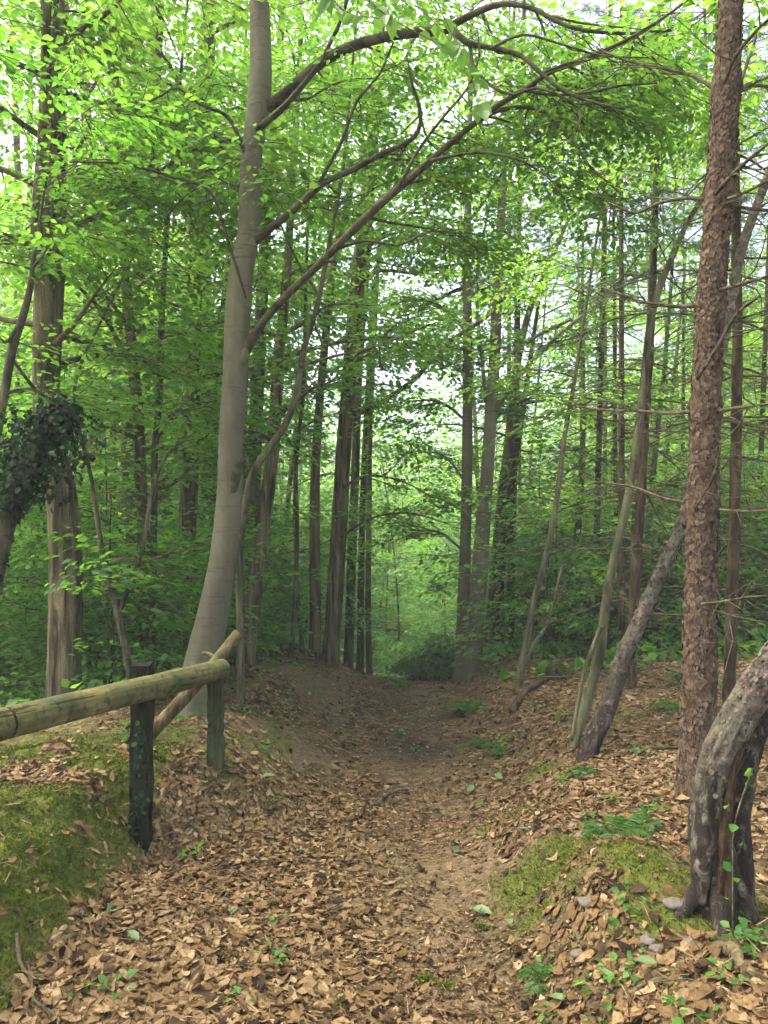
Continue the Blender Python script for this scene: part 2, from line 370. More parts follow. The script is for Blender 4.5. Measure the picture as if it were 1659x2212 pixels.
def bark_birch(name='birch_bark', rough=0., rot=0.):
    m, t, b = mat(name); v = coords(t, (1, 1, 1)); vh = coords(t, (5, 5, 30)); vv = coords(t, (22, 22, 9.0))
    c = ramp(t, noise(t, v, 9, 7, .68), [(.3, (0.098, 0.076, 0.048)), (.47, (0.197, 0.163, 0.112)), (.6, (0.295, 0.254, 0.186)), (.75, (0.375, 0.335, 0.260))])
    c = mix(t, ramp(t, noise(t, vh, 1, 7, .7, .8), [(.46, 0), (.64, .9)]), c, (.13, .085, .055))
    c = mix(t, ramp(t, noise(t, v, 5, 5), [(.46, 0), (.6, .85)]), c, (.13, .15, .085))
    c = mix(t, ramp(t, noise(t, v, 26, 6, .7), [(.48, 0), (.6, .85)]), c, (.06, .048, .035))
    hh = noise(t, vv, 1, 7, .68, .9); fiss = ramp(t, hh, [(.46+.06*rough, 1), (.58+.06*rough, 0)])
    tc = t.nodes.new('ShaderNodeTexCoord'); sx = t.nodes.new('ShaderNodeSeparateXYZ'); t.links.new(tc.outputs['Object'], sx.inputs[0])
    low = ramp(t, sx.outputs[2], [(.1, 1.), (.85, rough*.55)]) if rot else rough
    fm = t.nodes.new('ShaderNodeMath'); fm.operation = 'MULTIPLY'; t.links.new(fiss, fm.inputs[0])
    if rot: t.links.new(low, fm.inputs[1])
    else: fm.inputs[1].default_value = rough
    if rot:
        st = mix(t, ramp(t, sx.outputs[2], [(.12, .9), (.8, 0)]), (0, 0, 0), ramp(t, noise(t, vv, .35, 6, .7), [(.36, 0), (.56, 1)])); c = mix(t, st, c, (.055, .045, .033))
    c = mix(t, fm.outputs[0], c, (.025, .018, .013))
    t.links.new(c, b.inputs['Base Color']); b.inputs['Roughness'].default_value = .8; b.inputs['Specular IOR Level'].default_value = .2
    n1 = bump(t, None, hh, .5+.5*rough, .04); n2 = bump(t, None, noise(t, vh, 1, 6), .6, .015, n1); bump(t, b, noise(t, v, 60, 4), .4, .008, n2); return m
M['beech_bark'] = bark_beech()
M['oak_bark'] = bark_furrow('oak_bark', (0.024, 0.019, 0.010), (0.102, 0.085, 0.043), (0.199, 0.172, 0.090))
M['grey_bark'] = bark_furrow('grey_bark', (0.032, 0.031, 0.016), (0.096, 0.091, 0.047), (0.167, 0.164, 0.085), 12, 2.2, .45, .6)
M['dark_bark'] = bark_furrow('dark_bark', (0.020, 0.016, 0.010), (0.060, 0.052, 0.030), (0.130, 0.113, 0.067), 14, 3, .45, .6)
M['red_bark'] = bark_furrow('red_bark', (0.019, 0.012, 0.006), (0.062, 0.042, 0.022), (0.108, 0.080, 0.045), 14, 3, .25, .8)
M['twig'] = bark_furrow('twig', (0.030, 0.025, 0.014), (0.085, 0.070, 0.038), (0.160, 0.134, 0.076), 20, 20, .3, .4)
M['dead_twig'] = bark_furrow('dead_twig', (0.030, 0.024, 0.013), (0.080, 0.067, 0.036), (0.130, 0.112, 0.063), 20, 20, .25, .4)
M['pale_wood'] = bark_furrow('pale_wood', (0.039, 0.028, 0.011), (0.098, 0.076, 0.035), (0.144, 0.121, 0.059), 16, 2, .15, .6)
M['pine_bark'] = bark_pine()
M['pine_scale'] = leaf_mat('pine_scale', [(0, (.065, .045, .030)), (.5, (.11, .078, .052)), (1, (.165, .122, .085))], [(0, (.01, .01, .01)), (1, (.01, .01, .01))], 0., .9, .1, 60)
M['birch_scale'] = leaf_mat('birch_scale', [(0, (.022, .018, .013)), (.5, (.06, .05, .037)), (1, (.135, .118, .09))], [(0, (.01, .01, .01)), (1, (.01, .01, .01))], 0., .85, .15, 70)
M['birch_bark'] = bark_birch('birch_bark', .6, 1.)
M['dark_birch'] = bark_birch('dark_birch', .85, 1.)
M['old_birch_bark'] = bark_birch('old_birch_bark', .95)
def rail_mat():
    m, t, b = mat('weathered_rail'); v = coords(t, (1, 1, 1)); ax = nrm(at(478, 1446, 4.62)-at(10, 1563, 3.02))
    dt = node(t, 'ShaderNodeVectorMath', operation='DOT_PRODUCT'); t.links.new(v, dt.inputs[0]); dt.inputs[1].default_value = ax
    sl = node(t, 'ShaderNodeVectorMath', operation='SCALE'); sl.inputs[0].default_value = ax*-.95; t.links.new(dt.outputs['Value'], sl.inputs['Scale'])
    ad = node(t, 'ShaderNodeVectorMath', operation='ADD'); t.links.new(v, ad.inputs[0]); t.links.new(sl.outputs[0], ad.inputs[1]); va = ad.outputs[0]
    c = ramp(t, noise(t, va, 16, 7, .65), [(.3, (.05, .045, .016)), (.48, (.14, .122, .042)), (.7, (.245, .215, .095))])
    c = mix(t, ramp(t, noise(t, v, 4.2, 5), [(.44, 0), (.62, .85)]), c, (.05, .068, .026))
    c = mix(t, ramp(t, noise(t, v, 26, 4), [(.52, 0), (.66, .8)]), c, (.04, .035, .018))
    cr = ramp(t, noise(t, va, 34, 3, .5), [(.36, 1), (.41, 0)]); c = mix(t, mix(t, .85, (0, 0, 0), cr), c, (.018, .015, .009))
    t.links.new(c, b.inputs['Base Color']); b.inputs['Roughness'].default_value = .9; b.inputs['Specular IOR Level'].default_value = .15
    n1 = bump(t, None, noise(t, va, 34, 5), .7, .012); bump(t, b, noise(t, v, 24, 5), .5, .01, n1); return m
M['rail'] = rail_mat()
M['shaded_limb_bark'] = bark_furrow('shaded_limb_bark', (0.022, 0.020, 0.011), (0.054, 0.050, 0.027), (0.091, 0.087, 0.050), 8, 8, .3, .3)  # beech bark darkened, so the backlit limbs' shade is in the colour
M['rot'] = bark_furrow('rotten_wood', (0.011, 0.009, 0.006), (0.050, 0.031, 0.015), (0.101, 0.066, 0.032), 26, 5, .1, 1.)
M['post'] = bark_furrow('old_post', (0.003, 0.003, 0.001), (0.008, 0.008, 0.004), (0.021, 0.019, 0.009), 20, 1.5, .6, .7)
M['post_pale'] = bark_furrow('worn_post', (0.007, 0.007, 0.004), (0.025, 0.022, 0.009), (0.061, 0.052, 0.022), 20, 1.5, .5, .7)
def stone_mat():
    m, t, b = mat('pale_stone'); v = coords(t, (1, 1, 1))
    c = ramp(t, noise(t, v, 14, 5), [(.3, (0.067, 0.055, 0.038)), (.6, (0.122, 0.107, 0.080))]); t.links.new(c, b.inputs['Base Color'])
    b.inputs['Roughness'].default_value = .8; bump(t, b, noise(t, v, 30, 5), .5, .01); return m
M['stone'] = stone_mat()
def ground_mat():
    m, t, b = mat('forest_floor'); v = coords(t, (1, 1, 1))
    def cells(sc, seed):
        dn = node(t, 'ShaderNodeTexNoise'); dn.inputs['Scale'].default_value = sc*.8; t.links.new(v, dn.inputs['Vector'])
        ad = node(t, 'ShaderNodeVectorMath', operation='MULTIPLY_ADD'); t.links.new(dn.outputs['Color'], ad.inputs[0])
        ad.inputs[1].default_value = (1.2/sc,)*3; t.links.new(v, ad.inputs[2])
        vo = node(t, 'ShaderNodeTexVoronoi'); vo.inputs['Scale'].default_value = sc; t.links.new(ad.outputs[0], vo.inputs['Vector'])
        return vo
    a, d = cells(16, 1), cells(42, 2)
    st = [(0, (.02, .013, .007)), (.3, (.06, .039, .02)), (.6, (.115, .077, .038)), (.85, (.165, .116, .062)), (1, (.23, .175, .105))]
    sa = node(t, 'ShaderNodeSeparateColor'); t.links.new(a.outputs['Color'], sa.inputs[0])
    sb = node(t, 'ShaderNodeSeparateColor'); t.links.new(d.outputs['Color'], sb.inputs[0])
    ca, cb = ramp(t, sa.outputs[0], st), ramp(t, sb.outputs[1], st)
    c = mix(t, ramp(t, noise(t, v, 5, 4), [(.4, 0), (.6, 1)]), ca, cb)
    c = mix(t, ramp(t, noise(t, v, 2.2, 6), [(.5, 0), (.68, .7)]), c, (.085, .06, .033))
    green = ramp(t, noise(t, v, .45, 6), [(.5, 0), (.7, .5)]); c = mix(t, green, c, (.045, .085, .025))
    c = mix(t, attr(t, 'far'), c, (.05, .12, .03))
    mu = mix(t, ramp(t, noise(t, v, 12, 5), [(.35, 0), (.65, 1)]), (.014, .010, .007), (.045, .033, .022))
    ea = ramp(t, noise(t, v, 22, 7, .7), [(.3, (.06, .041, .022)), (.5, (.125, .09, .050)), (.7, (.19, .142, .083))]); c = mix(t, attr(t, 'earth'), c, ea)
    c = mix(t, attr(t, 'mud'), c, mu)
    mo = ramp(t, noise(t, v, 16, 6), [(.3, (.025, .035, .007)), (.55, (.065, .08, .013)), (.75, (.125, .13, .026))])
    c = mix(t, attr(t, 'moss'), c, mo)
    t.links.new(c, b.inputs['Base Color']); b.inputs['Roughness'].default_value = .95; b.inputs['Specular IOR Level'].default_value = .1
    n1 = bump(t, None, a.outputs['Distance'], .5, .03); bump(t, b, noise(t, v, 40, 5), .6, .02, n1); return m
M['ground'] = ground_mat()

# ---------------------------------------------------------------- ground sheet
def axis(n, near, far):
    s = np.linspace(-1, 1, n); k = math.asinh(far/near); return near*np.sinh(s*k)
gx = axis(321, .55, 140.)
gy = np.concatenate([np.linspace(-60, -4, 12), np.linspace(-3, 1.4, 18), 1.4+.6*np.sinh(np.linspace(.02, 1, 330)*math.asinh(150/.6))])
X, Y = np.meshgrid(gx+.0, gy)
Z = ground(X, Y)
m = MB(); nx, ny = len(gx), len(gy)
i = (np.arange(ny-1)[:, None]*nx+np.arange(nx-1)[None]).ravel()
m.add(np.stack([X.ravel(), Y.ravel(), Z.ravel()], 1), np.stack([i, i+1, i+nx+1, i+nx], 1))
far = sstep(9, 16, Y)*(sstep(0, .3, fbm(X*.7, Y*.7, 2, 4)+.25))
g = m.build('ground', M['ground'], extra=dict(moss=moss_mask(X, Y).ravel(), mud=mud_mask(X, Y).ravel(), earth=earth_mask(X, Y).ravel()*.85, far=np.clip(far, 0, .9).ravel()))
tag(g, 'sunken woodland lane and banks covered in brown leaves and moss', 'ground', kind='structure')

# ---------------------------------------------------------------- leaf litter (uncountable)
def gnormal(x, y):
    e = .03; return nrm(np.stack([-(ground(x+e, y)-ground(x-e, y))/(2*e), -(ground(x, y+e)-ground(x, y-e))/(2*e), np.ones_like(x)], -1))
TY = np.linspace(0, 1, 5); TX = np.array([-1., 0, 1.])
def litter(m, P, A, N, size, wr, rnd):
    n = len(P); A = nrm(A-N*np.sum(A*N, 1, keepdims=True)); B = np.cross(A, N)
    prof = np.array([.14, .78, 1.0, .74, .08])
    wl = prof[None, :, None]*TX[None, None]*.5*wr[:, None, None]*(1+.13*rng.normal(0, 1, (n, 5, 3)))
    ca, cb, cc = rng.normal(0, .9, n), rng.normal(.1, .42, n), rng.normal(0, .6, n)
    yy = (TY[None, :, None]-.5)*np.ones((n, 1, 3))+rng.normal(0, .04, (n, 5, 3))
    zz = ca[:, None, None]*wl**2*1.6+cb[:, None, None]*yy**2+cc[:, None, None]*wl*yy+rng.normal(0, .025, (n, 5, 3))
    s = size[:, None, None, None]
    V = P[:, None, None]+s*(wl[..., None]*B[:, None, None]+yy[..., None]*A[:, None, None]+zz[..., None]*N[:, None, None])
    q = np.array([[r*3+c, r*3+c+1, r*3+c+4, r*3+c+3] for r in range(4) for c in range(2)])
    m.add(V.reshape(-1, 3), (q[None]+(np.arange(n)*15)[:, None, None]).reshape(-1, 4), None, np.repeat(rnd, 15))
m = MB()
for d0, d1, dens, sc in ((1.7, 3.2, 8500, .8), (3.2, 5.5, 5600, .78), (5.5, 9., 2300, .8), (9., 15., 800, 1.)):
    wid = .5*d1*1.2+.9; n = int(dens*(d1-d0)*2*wid)
    y = rng.uniform(d0, d1, n); x = rng.uniform(-wid, wid, n); u = x-lane_x(y)
    k = (np.abs(x) < .5*y*1.2+.6); x, y, u = x[k], y[k], u[k]; n = len(x)
    mo, mu = moss_mask(x, y), mud_mask(x, y)
    cl = fbm(x*1.6, y*1.6, 11, 4)
    p = np.clip(1-mo*1.3, .04, 1)*np.clip(1-mu*.55, .08, 1)*np.clip(.72+1.1*cl, .12, 1)
    p = p*np.where(u < -2.2, .5, 1)*(1-np.where(u > 0, np.where(y < 4.5, .5, .3), .75)*earth_mask(x, y))
    k = rng.random(n) < p; x, y, u, cl = x[k], y[k], u[k], cl[k]; n = len(x)
    crushed = np.exp(-((u-.2)/.62)**2)*.9
    big = rng.random(n) < (.55-.56*crushed)*np.where(y < 4.5, 1, .8)
    size = np.where(big, rng.uniform(.2, .36, n)**2*.95, rng.uniform(.01, .038, n))*sc*np.where(y < 3., .95, .78)
    N = nrm(gnormal(x, y)+rng.normal(0, .13, (n, 3))*np.where(rng.random(n) < .15, 2.6, 1)[:, None]); A = rng.normal(0, 1, (n, 3))
    P = np.stack([x, y, ground(x, y)+.003+.02*rng.random(n)*np.where(big, 1, .6)], 1)
    tone = np.clip(rng.normal(.52, .30, n)-crushed*.12+.15*sstep(.6, 1.6, u)+.1*cl, 0, 1)
    litter(m, P, A, N, size, np.where(big, rng.uniform(.34, .62, n), rng.uniform(.4, .95, n)), tone)
n = 9000; y = 1.8+6*rng.random(n)**1.4; x = rng.uniform(-.62, .62, n)*y*1.05; A = rng.normal(0, 1, (n, 3))*[1, 1, .12]   # needles and twig bits
leaves(m, np.stack([x, y, ground(x, y)+.022+.012*rng.random(n)], 1), A, UP+rng.normal(0, .3, (n, 3)), rng.uniform(.02, .085, n), NEEDLE, .05, np.clip(rng.normal(.35, .25, n), 0, 1))
o = m.build('leaf_litter', M['litter']); tag(o, 'dry tan and brown fallen leaves carpeting the lane and banks', 'leaf litter', kind='stuff')

# moss and short grass blades
m = MB()
for d0, d1, dens in ((1.8, 4.8, 30000), (4.8, 7, 7000)):
    n = int(dens*(d1-d0)*5); y = rng.uniform(d0, d1, n); x = rng.uniform(-2.6, 2.4, n)
    k = (rng.random(n) < moss_mask(x, y)**1.3) & (np.abs(x) < .5*y*1.15+.4); x, y = x[k], y[k]; n = len(x)
    N = gnormal(x, y); A = N*.6+rng.normal(0, .55, (n, 3)); P = np.stack([x, y, ground(x, y)-.004], 1)
    s = rng.uniform(.007, .017, n)*np.where(rng.random(n) < .04, 2.2, 1)
    leaves(m, P, A, rng.normal(0, 1, (n, 3)), s, LEAF4, .45, np.clip(rng.normal(.5, .25, n)+.35*fbm(x*5, y*5, 1, 3)+.15*np.sign(x), 0, 1))
o = m.build('moss', M['moss']); tag(o, 'yellow green moss on the lane banks', 'moss', kind='stuff')

# ---------------------------------------------------------------- trees
def trunk_path(spec, d, ext=0.):
    """spec: (px, py, width px[, extra depth]) from the ground up"""
    P = []
    for s in spec:
        dd = d+(s[3] if len(s) > 3 else 0); p = at(s[0], s[1], dd); P.append([*p, s[2]*K*dd*.5])
    P = np.array(P)
    b = P[0].copy(); gz = float(ground(b[0], b[1]))
    if b[2] > gz+.05:
        s = nrm(P[0, :3]-P[1, :3])
        if s[2] > -.3: s = np.array([0, 0, -1.])
        t = (gz-b[2])/s[2]; b[:3] = b[:3]+s*t; b[3] *= 1.12; P = np.vstack([b, P])
    else: P[0, 2] = gz
    if ext:
        s = nrm(P[-1, :3]-P[-2, :3]); e = P[-1].copy(); e[:3] += s*ext; e[3] *= .6; P = np.vstack([P, e])
    return P
def limb_path(spec, d0, d1):
    n = len(spec); out = []
    for i, s in enumerate(spec):
        d = d0+(d1-d0)*(i/(n-1)); out.append([*at(s[0], s[1], d), s[2]*K*d*.5])
    return np.array(out)
def along(S, t):
    L = np.concatenate([[0], np.cumsum(np.linalg.norm(np.diff(S[:, :3], axis=0), axis=1))]); L = L/L[-1]
    P = np.stack([np.interp(t, L, S[:, k]) for k in range(4)], -1)
    P2 = np.stack([np.interp(np.clip(t+.03, 0, 1), L, S[:, k]) for k in range(3)], -1)
    P1 = np.stack([np.interp(np.clip(t-.03, 0, 1), L, S[:, k]) for k in range(3)], -1)
    return P, nrm(P2-P1)
def branchlets(S, n, ln, t0=.25, up=.25, rise=.3, away=False):
    """side shoots leaving a limb: list of paths"""
    out = []
    for t in np.sort(rng.uniform(t0, 1, n)):
        p, dr = along(S, np.array([t])); p, dr = p[0], dr[0]
        a = rng.uniform(.5, 1.25)*rng.choice([-1, 1]); h = nrm(np.array([dr[0], dr[1], 0])+1e-6)
        v = np.array([h[0]*math.cos(a)-h[1]*math.sin(a), h[0]*math.sin(a)+h[1]*math.cos(a), up+rng.normal(0, .3)])
        if away: v[1] = abs(v[1])+.2
        l = ln*rng.uniform(.5, 1.2); r = min(p[3]*.6, .0055+.0075*l); q = p[:3].copy(); pts = [[*q, r]]
        for k in range(4):
            v = nrm(v+rng.normal(0, .22, 3)+np.array([0, 0, rise*.05])); q = q+v*l/4; pts.append([*q, r*(1-.2*(k+1))])
        out.append(np.array(pts))
    return out
def leafy(leaf_m, twig_m, paths, per_m, L, n, size, behind=False, **kw):
    O, D = [], []
    for S in paths:
        ln = np.linalg.norm(np.diff(S[:, :3], axis=0), axis=1).sum(); c = max(1, int(ln*per_m))
        t = np.append(rng.uniform(.15, 1, c), 1.); p, dr = along(S, t); a = rng.uniform(-1.3, 1.3, len(t)); a[-1] = 0
        h = nrm(dr*np.array([1, 1, .3])+1e-6)
        v = np.stack([h[:, 0]*np.cos(a)-h[:, 1]*np.sin(a), h[:, 0]*np.sin(a)+h[:, 1]*np.cos(a), h[:, 2]*.5+rng.normal(.05, .2, len(t))], 1)
        O.append(p[:, :3]); D.append(v)
    if O:
        O, D = np.concatenate(O), np.concatenate(D)
        if behind: D[:, 1] = np.where(rng.random(len(D)) < .95, np.abs(D[:, 1])+.25, D[:, 1]); O = O+[0, .05, 0]
        sprays(leaf_m, twig_m, O, D, L*rng.uniform(.6, 1.3, len(O)), n, size, **kw)

def hero(name, label, cat, spec, d, bark, ext=2., limbs=(), seg=18, rough=.05, lobes=.25, zf=2.5, leaf='beech_leaf', twig='twig',
         sh=None, shoots=(0, .8), lsize=.065, lper=6, nl=16, group=None, step=.07, rf=1.5, auto=None, extra=None, shaded_limb_bark=None, scales=None):
    """a tree read off the photograph: trunk, limbs (each its own part), crown"""
    P = trunk_path(spec, d, ext); base = P[0, :3].copy()
    t = thing(name, label, cat, base, group)
    P[0, 2] -= .12; m = MB(); S = spline(P, step); tube(m, S, seg, rough, rf, zf, lobes=lobes, seed=base[0]*3.7)
    if extra: extra(m)
    if scales: m = MB().join(m, M[bark]).join(plates(S, *scales), M['birch_scale'])
    m.build('trunk', M[bark], t)
    lm, tm = MB(), MB(); paths = []
    for sp, d0, d1, sn, sl in limbs:
        LP = spline(limb_path(sp, d0, d1), .09); mm = MB(); tube(mm, LP, 9, .08, 1.5, 4, seed=base[0]); mm.build('limb', M[shaded_limb_bark or bark], t)
        bl = branchlets(LP, sn, sl, away=True) if sn else []
        for b in bl: tube(tm, spline(b, .12), 5, cap=False)
        paths += bl + ([LP[len(LP)//3:]] if sn else [])
    if auto:                                   # free branches off the trunk: (count, zmin, zmax, length)
        cnt, z0, z1, ln = auto
        for k in range(cnt):
            z = rng.uniform(z0, z1); i = int(np.argmin(np.abs(S[:, 2]-z))); a = rng.uniform(0, 6.283)
            b = branch(S[i, :3], a, ln*rng.uniform(.5, 1.2), min(S[i, 3]*.5, .03)); tube(tm, spline(b, .2), 6, cap=False)
            paths.append(b); bl = branchlets(b, 4, ln*.4); paths += bl
            for q in bl: tube(tm, q, 4, cap=False)
    if paths: leafy(lm, tm, paths, lper, .5, nl, lsize, behind=bool(limbs))
    cr = MB().join(tm, M[twig]).join(lm, M[leaf])
    if cr.n: cr.build('crown', None, t)
    return t, S
def branch(p, a, ln, r, up=.45, n=5):
    v = np.array([math.cos(a), math.sin(a), up+rng.normal(0, .15)]); q = np.array(p, float); out = [[*q, r]]
    for k in range(n):
        v = nrm(v+rng.normal(0, .16, 3)+np.array([0, 0, -.10])); q = q+v*ln/n; out.append([*q, max(r*(1-(k+1)/n*.85), .003)])
    return np.array(out)

def wood_tree(name, label, cat, x, y, H, r, lean, bark, leaf, group, h0=1.5, bl=2.0, dens=1., lsize=.08, nl=16, seg=9, nb=None):
    """a tree further back: one trunk, a 'branches' part and a leafy crown"""
    gz = float(ground(x, y)); base = np.array([x, y, gz]); t = thing(name, label, cat, base, group)
    zt = EYE+.667*y*1.15+1.; hv = min(H, zt-gz+1.)
    ph = rng.uniform(0, 6.28); k = np.linspace(0, 1, 8)
    P = np.stack([x+lean[0]*k*hv+.012*hv*np.sin(k*5+ph), y+lean[1]*k*hv+.012*hv*np.cos(k*4+ph), gz-.1+k*hv, r*(1-.75*k*hv/H)], 1)
    P[0, 3] *= 1.35; S = spline(P, .25); m = MB(); tube(m, S, seg, .06, 1.5, 1.5, lobes=.3, seed=x); m.build('trunk', M[bark], t)
    lm, tm = MB(), MB(); paths = []
    cnt = nb if nb is not None else int((hv-h0)*2.1*dens)
    for _ in range(max(cnt, 0)):
        h = h0+(hv-h0)*rng.random()**1.6; i = int(np.argmin(np.abs(S[:, 2]-gz-h)))
        l = bl*rng.uniform(.5, 1.15)*(1-.45*h/H); b = branch(S[i, :3], rng.uniform(0, 6.283), l, min(S[i, 3]*.45, .008+.012*l), up=rng.uniform(.1, .6))
        tube(tm, b, 5, cap=False); paths.append(b)
        for q in branchlets(b, 2, l*.5): tube(tm, q, 3, cap=False); paths.append(q)
    f = max(1., y/11.)
    leafy(lm, tm if y < 16 else None, paths, 7.5/f**.6, .55*f**.35, nl, lsize*f**.55, tmpl=LEAF6 if y < 12 else LEAF4)
    cr = MB().join(tm, M['twig']).join(lm, M[leaf])
    if cr.n: cr.build('crown', None, t)
    return t
def beech_knots(m):                        # branch collars and healed knots
    for px, py, r in ((542, 318, .035), (516, 695, .03), (540, 535, .035), (524, 772, .035)):
        p = at(px, py, 5.705); S = np.array([[*(p+[-.03, .03, -.12]), r*.3], [*(p+[0, .0, -.03]), r], [*(p+[.015, 0, .04]), r*.9], [*(p+[.02, .03, .1]), r*.3]])
        tube(m, spline(S, .02), 12, .12, 2, 8, seed=px)
# the big smooth beech with limbs arching over the lane
LB = [
 ([(578, 232, 26), (625, 195, 24), (680, 145, 23), (735, 112, 23), (800, 88, 22), (880, 72, 21), (960, 64, 22), (985, 50, 16), (1040, 22, 14), (1090, 8, 13), (1150, 18, 11), (1200, 45, 10), (1260, 65, 9), (1350, 72, 7), (1450, 66, 5)], 5.75, 4.6, 9, .9),
 ([(975, 60, 16), (1010, 92, 13), (1075, 105, 11), (1125, 120, 10), (1170, 160, 9), (1215, 195, 8), (1270, 218, 6), (1350, 236, 4)], 4.85, 4.4, 7, .7),
 ([(1015, 95, 9), (1022, 140, 8), (1060, 185, 7), (1110, 205, 6), (1160, 190, 5), (1250, 232, 5), (1245, 285, 4)], 4.8, 4.5, 5, .5),
 ([(545, 300, 20), (565, 272, 17), (605, 240, 14), (645, 195, 12), (690, 140, 11), (710, 100, 9), (738, 40, 8), (760, -40, 7)], 5.75, 5.2, 5, .7),
 ([(543, 525, 26), (575, 500, 19), (620, 465, 16), (660, 430, 15), (700, 395, 14), (760, 368, 13), (820, 335, 12), (875, 310, 11), (903, 285, 10), (908, 240, 8), (890, 180, 6), (878, 120, 4)], 5.75, 5.1, 8, .8),
 ([(527, 760, 28), (555, 715, 19), (585, 675, 17), (625, 632, 17), (665, 595, 16), (720, 540, 17), (790, 470, 18), (850, 415, 18), (910, 365, 16), (965, 315, 14), (1010, 278, 13), (1075, 228, 13), (1130, 195, 12), (1190, 155, 10), (1270, 124, 9), (1350, 88, 8), (1430, 40, 6), (1500, -10, 4)], 5.75, 4.4, 10, .9),
 ([(1000, 285, 11), (1040, 258, 10), (1085, 236, 10), (1140, 232, 9), (1180, 243, 8), (1205, 278, 7), (1245, 312, 6), (1262, 345, 6), (1295, 380, 5), (1332, 412, 4), (1318, 450, 3)], 5.0, 4.6, 7, .6),
 ([(528, 330, 9), (500, 262, 9), (470, 240, 7), (430, 225, 6), (385, 190, 5), (350, 205, 4), (290, 240, 3)], 5.7, 5.4, 7, .7),
 ([(532, 645, 3), (518, 600, 6), (495, 530, 7), (455, 415, 7), (380, 385, 7), (270, 355, 5), (150, 350, 4)], 5.65, 5.2, 7, .7),
]
LB += [
 ([(860, 408, 9), (900, 330, 7), (960, 250, 6), (1010, 190, 5), (1035, 120, 4), (1030, 60, 3)], 4.95, 4.7, 4, .5),
 ([(930, 348, 9), (985, 335, 7), (1050, 330, 6), (1120, 345, 5), (1180, 380, 4), (1220, 430, 3)], 4.85, 4.6, 3, .5),
 ([(1130, 195, 8), (1200, 205, 6), (1270, 200, 6), (1340, 185, 5), (1420, 180, 4)], 4.7, 4.4, 3, .5),
 ([(690, 395, 8), (740, 300, 7), (770, 220, 6), (820, 160, 5), (850, 90, 4)], 5.5, 5.2, 4, .5),
 ([(1060, 105, 7), (1130, 75, 6), (1210, 95, 5), (1300, 120, 4), (1400, 125, 3)], 4.7, 4.4, 5, .5),
 ([(720, 540, 8), (790, 520, 6), (860, 530, 5), (930, 500, 4), (1000, 505, 3)], 5.4, 5.2, 6, .5),
]
beech, _ = hero('beech_tree', 'tall smooth pale grey beech leaning beside the log fence with long limbs over the lane', 'tree',
  [(425, 1535, 92), (432, 1475, 84), (447, 1390, 73), (468, 1290, 64), (484, 1190, 57), (497, 1060, 55), (499, 940, 53), (508, 820, 54), (513, 690, 54), (521, 590, 51), (537, 500, 47), (540, 420, 47), (545, 320, 45), (560, 210, 49), (563, 120, 46), (560, 0, 42), (562, -80, 40)],
  5.75, 'beech_bark', limbs=LB, rough=.03, lobes=.2, zf=1.6, lsize=.049, lper=8, nl=22, seg=28, extra=beech_knots, shaded_limb_bark='shaded_limb_bark')
m = MB(); P = limb_path([(498, 1085, 12), (506, 1040, 22), (516, 1008, 22), (521, 992, 17)], 5.69, 5.68); tube(m, spline(P, .015), 14, .12, 2, 9, seed=3); m.build('branch_stub', M['shaded_limb_bark'], beech)
hero('young_beech', 'slim dark stem curving up right behind the big pale beech', 'tree',
  [(520, 1440, 17, .2), (518, 1200, 16, .1), (530, 1090, 16), (548, 1020, 17), (580, 970, 16), (612, 925, 15), (638, 860, 14), (655, 760, 13), (685, 660, 11), (705, 560, 10), (728, 440, 9), (745, 330, 8), (752, 250, 6)],
  6.15, 'grey_bark', ext=1, seg=10, limbs=[([(648, 790, 8), (720, 770, 6), (820, 745, 5), (930, 700, 4)], 6.1, 5.6, 5, .7), ([(690, 640, 7), (640, 560, 5), (600, 470, 4)], 6.2, 6.4, 4, .6)],
  auto=(10, 3.2, 6.5, 1.2), nl=14)

hero('old_chestnut', 'thick furrowed brown trunk at the left edge beyond the log rail', 'tree',
  [(140, 1610, 92), (138, 1500, 76), (140, 1350, 68), (142, 1200, 66), (132, 1060, 62), (108, 950, 58), (100, 860, 57), (103, 720, 60), (108, 560, 62), (114, 420, 60), (118, 280, 50), (112, 160, 40), (108, 40, 36), (105, -60, 34)],
  6.6, 'oak_bark', seg=26, rough=.08, zf=1.2, rf=3,
  limbs=[([(125, 300, 18), (112, 200, 18), (118, 120, 15), (130, 60, 12), (135, -20, 10)], 6.3, 6.2, 3, .8),
         ([(70, 560, 15, 0), (78, 430, 17), (90, 300, 17), (95, 180, 17), (98, 90, 17), (104, 0, 16)], 6.2, 6.2, 3, .8),
         ([(140, 480, 8), (220, 420, 7), (300, 400, 6), (370, 360, 5)], 6.5, 5.6, 7, .8)],
  auto=(34, 2.8, 9.0, 2.1), leaf='oak_leaf', nl=16, lsize=.075)
hero('forked_sapling', 'thin forked grey sapling with dark elbows between the furrowed trunk and the fence post', 'tree',
  [(292, 1560, 14), (285, 1480, 15), (268, 1390, 15), (252, 1310, 16), (232, 1240, 13), (215, 1160, 11), (205, 1080, 9), (190, 1000, 8), (160, 880, 8), (170, 800, 7), (205, 720, 6), (235, 660, 5)], 6.2, 'dark_bark', ext=.6, seg=9,
  limbs=[([(258, 1320, 12), (285, 1250, 11), (310, 1180, 9), (322, 1100, 8), (350, 1000, 6), (385, 960, 5)], 6.2, 6.4, 5, .6)], auto=(9, .6, 4, .9), leaf='low_leaf', lsize=.075)
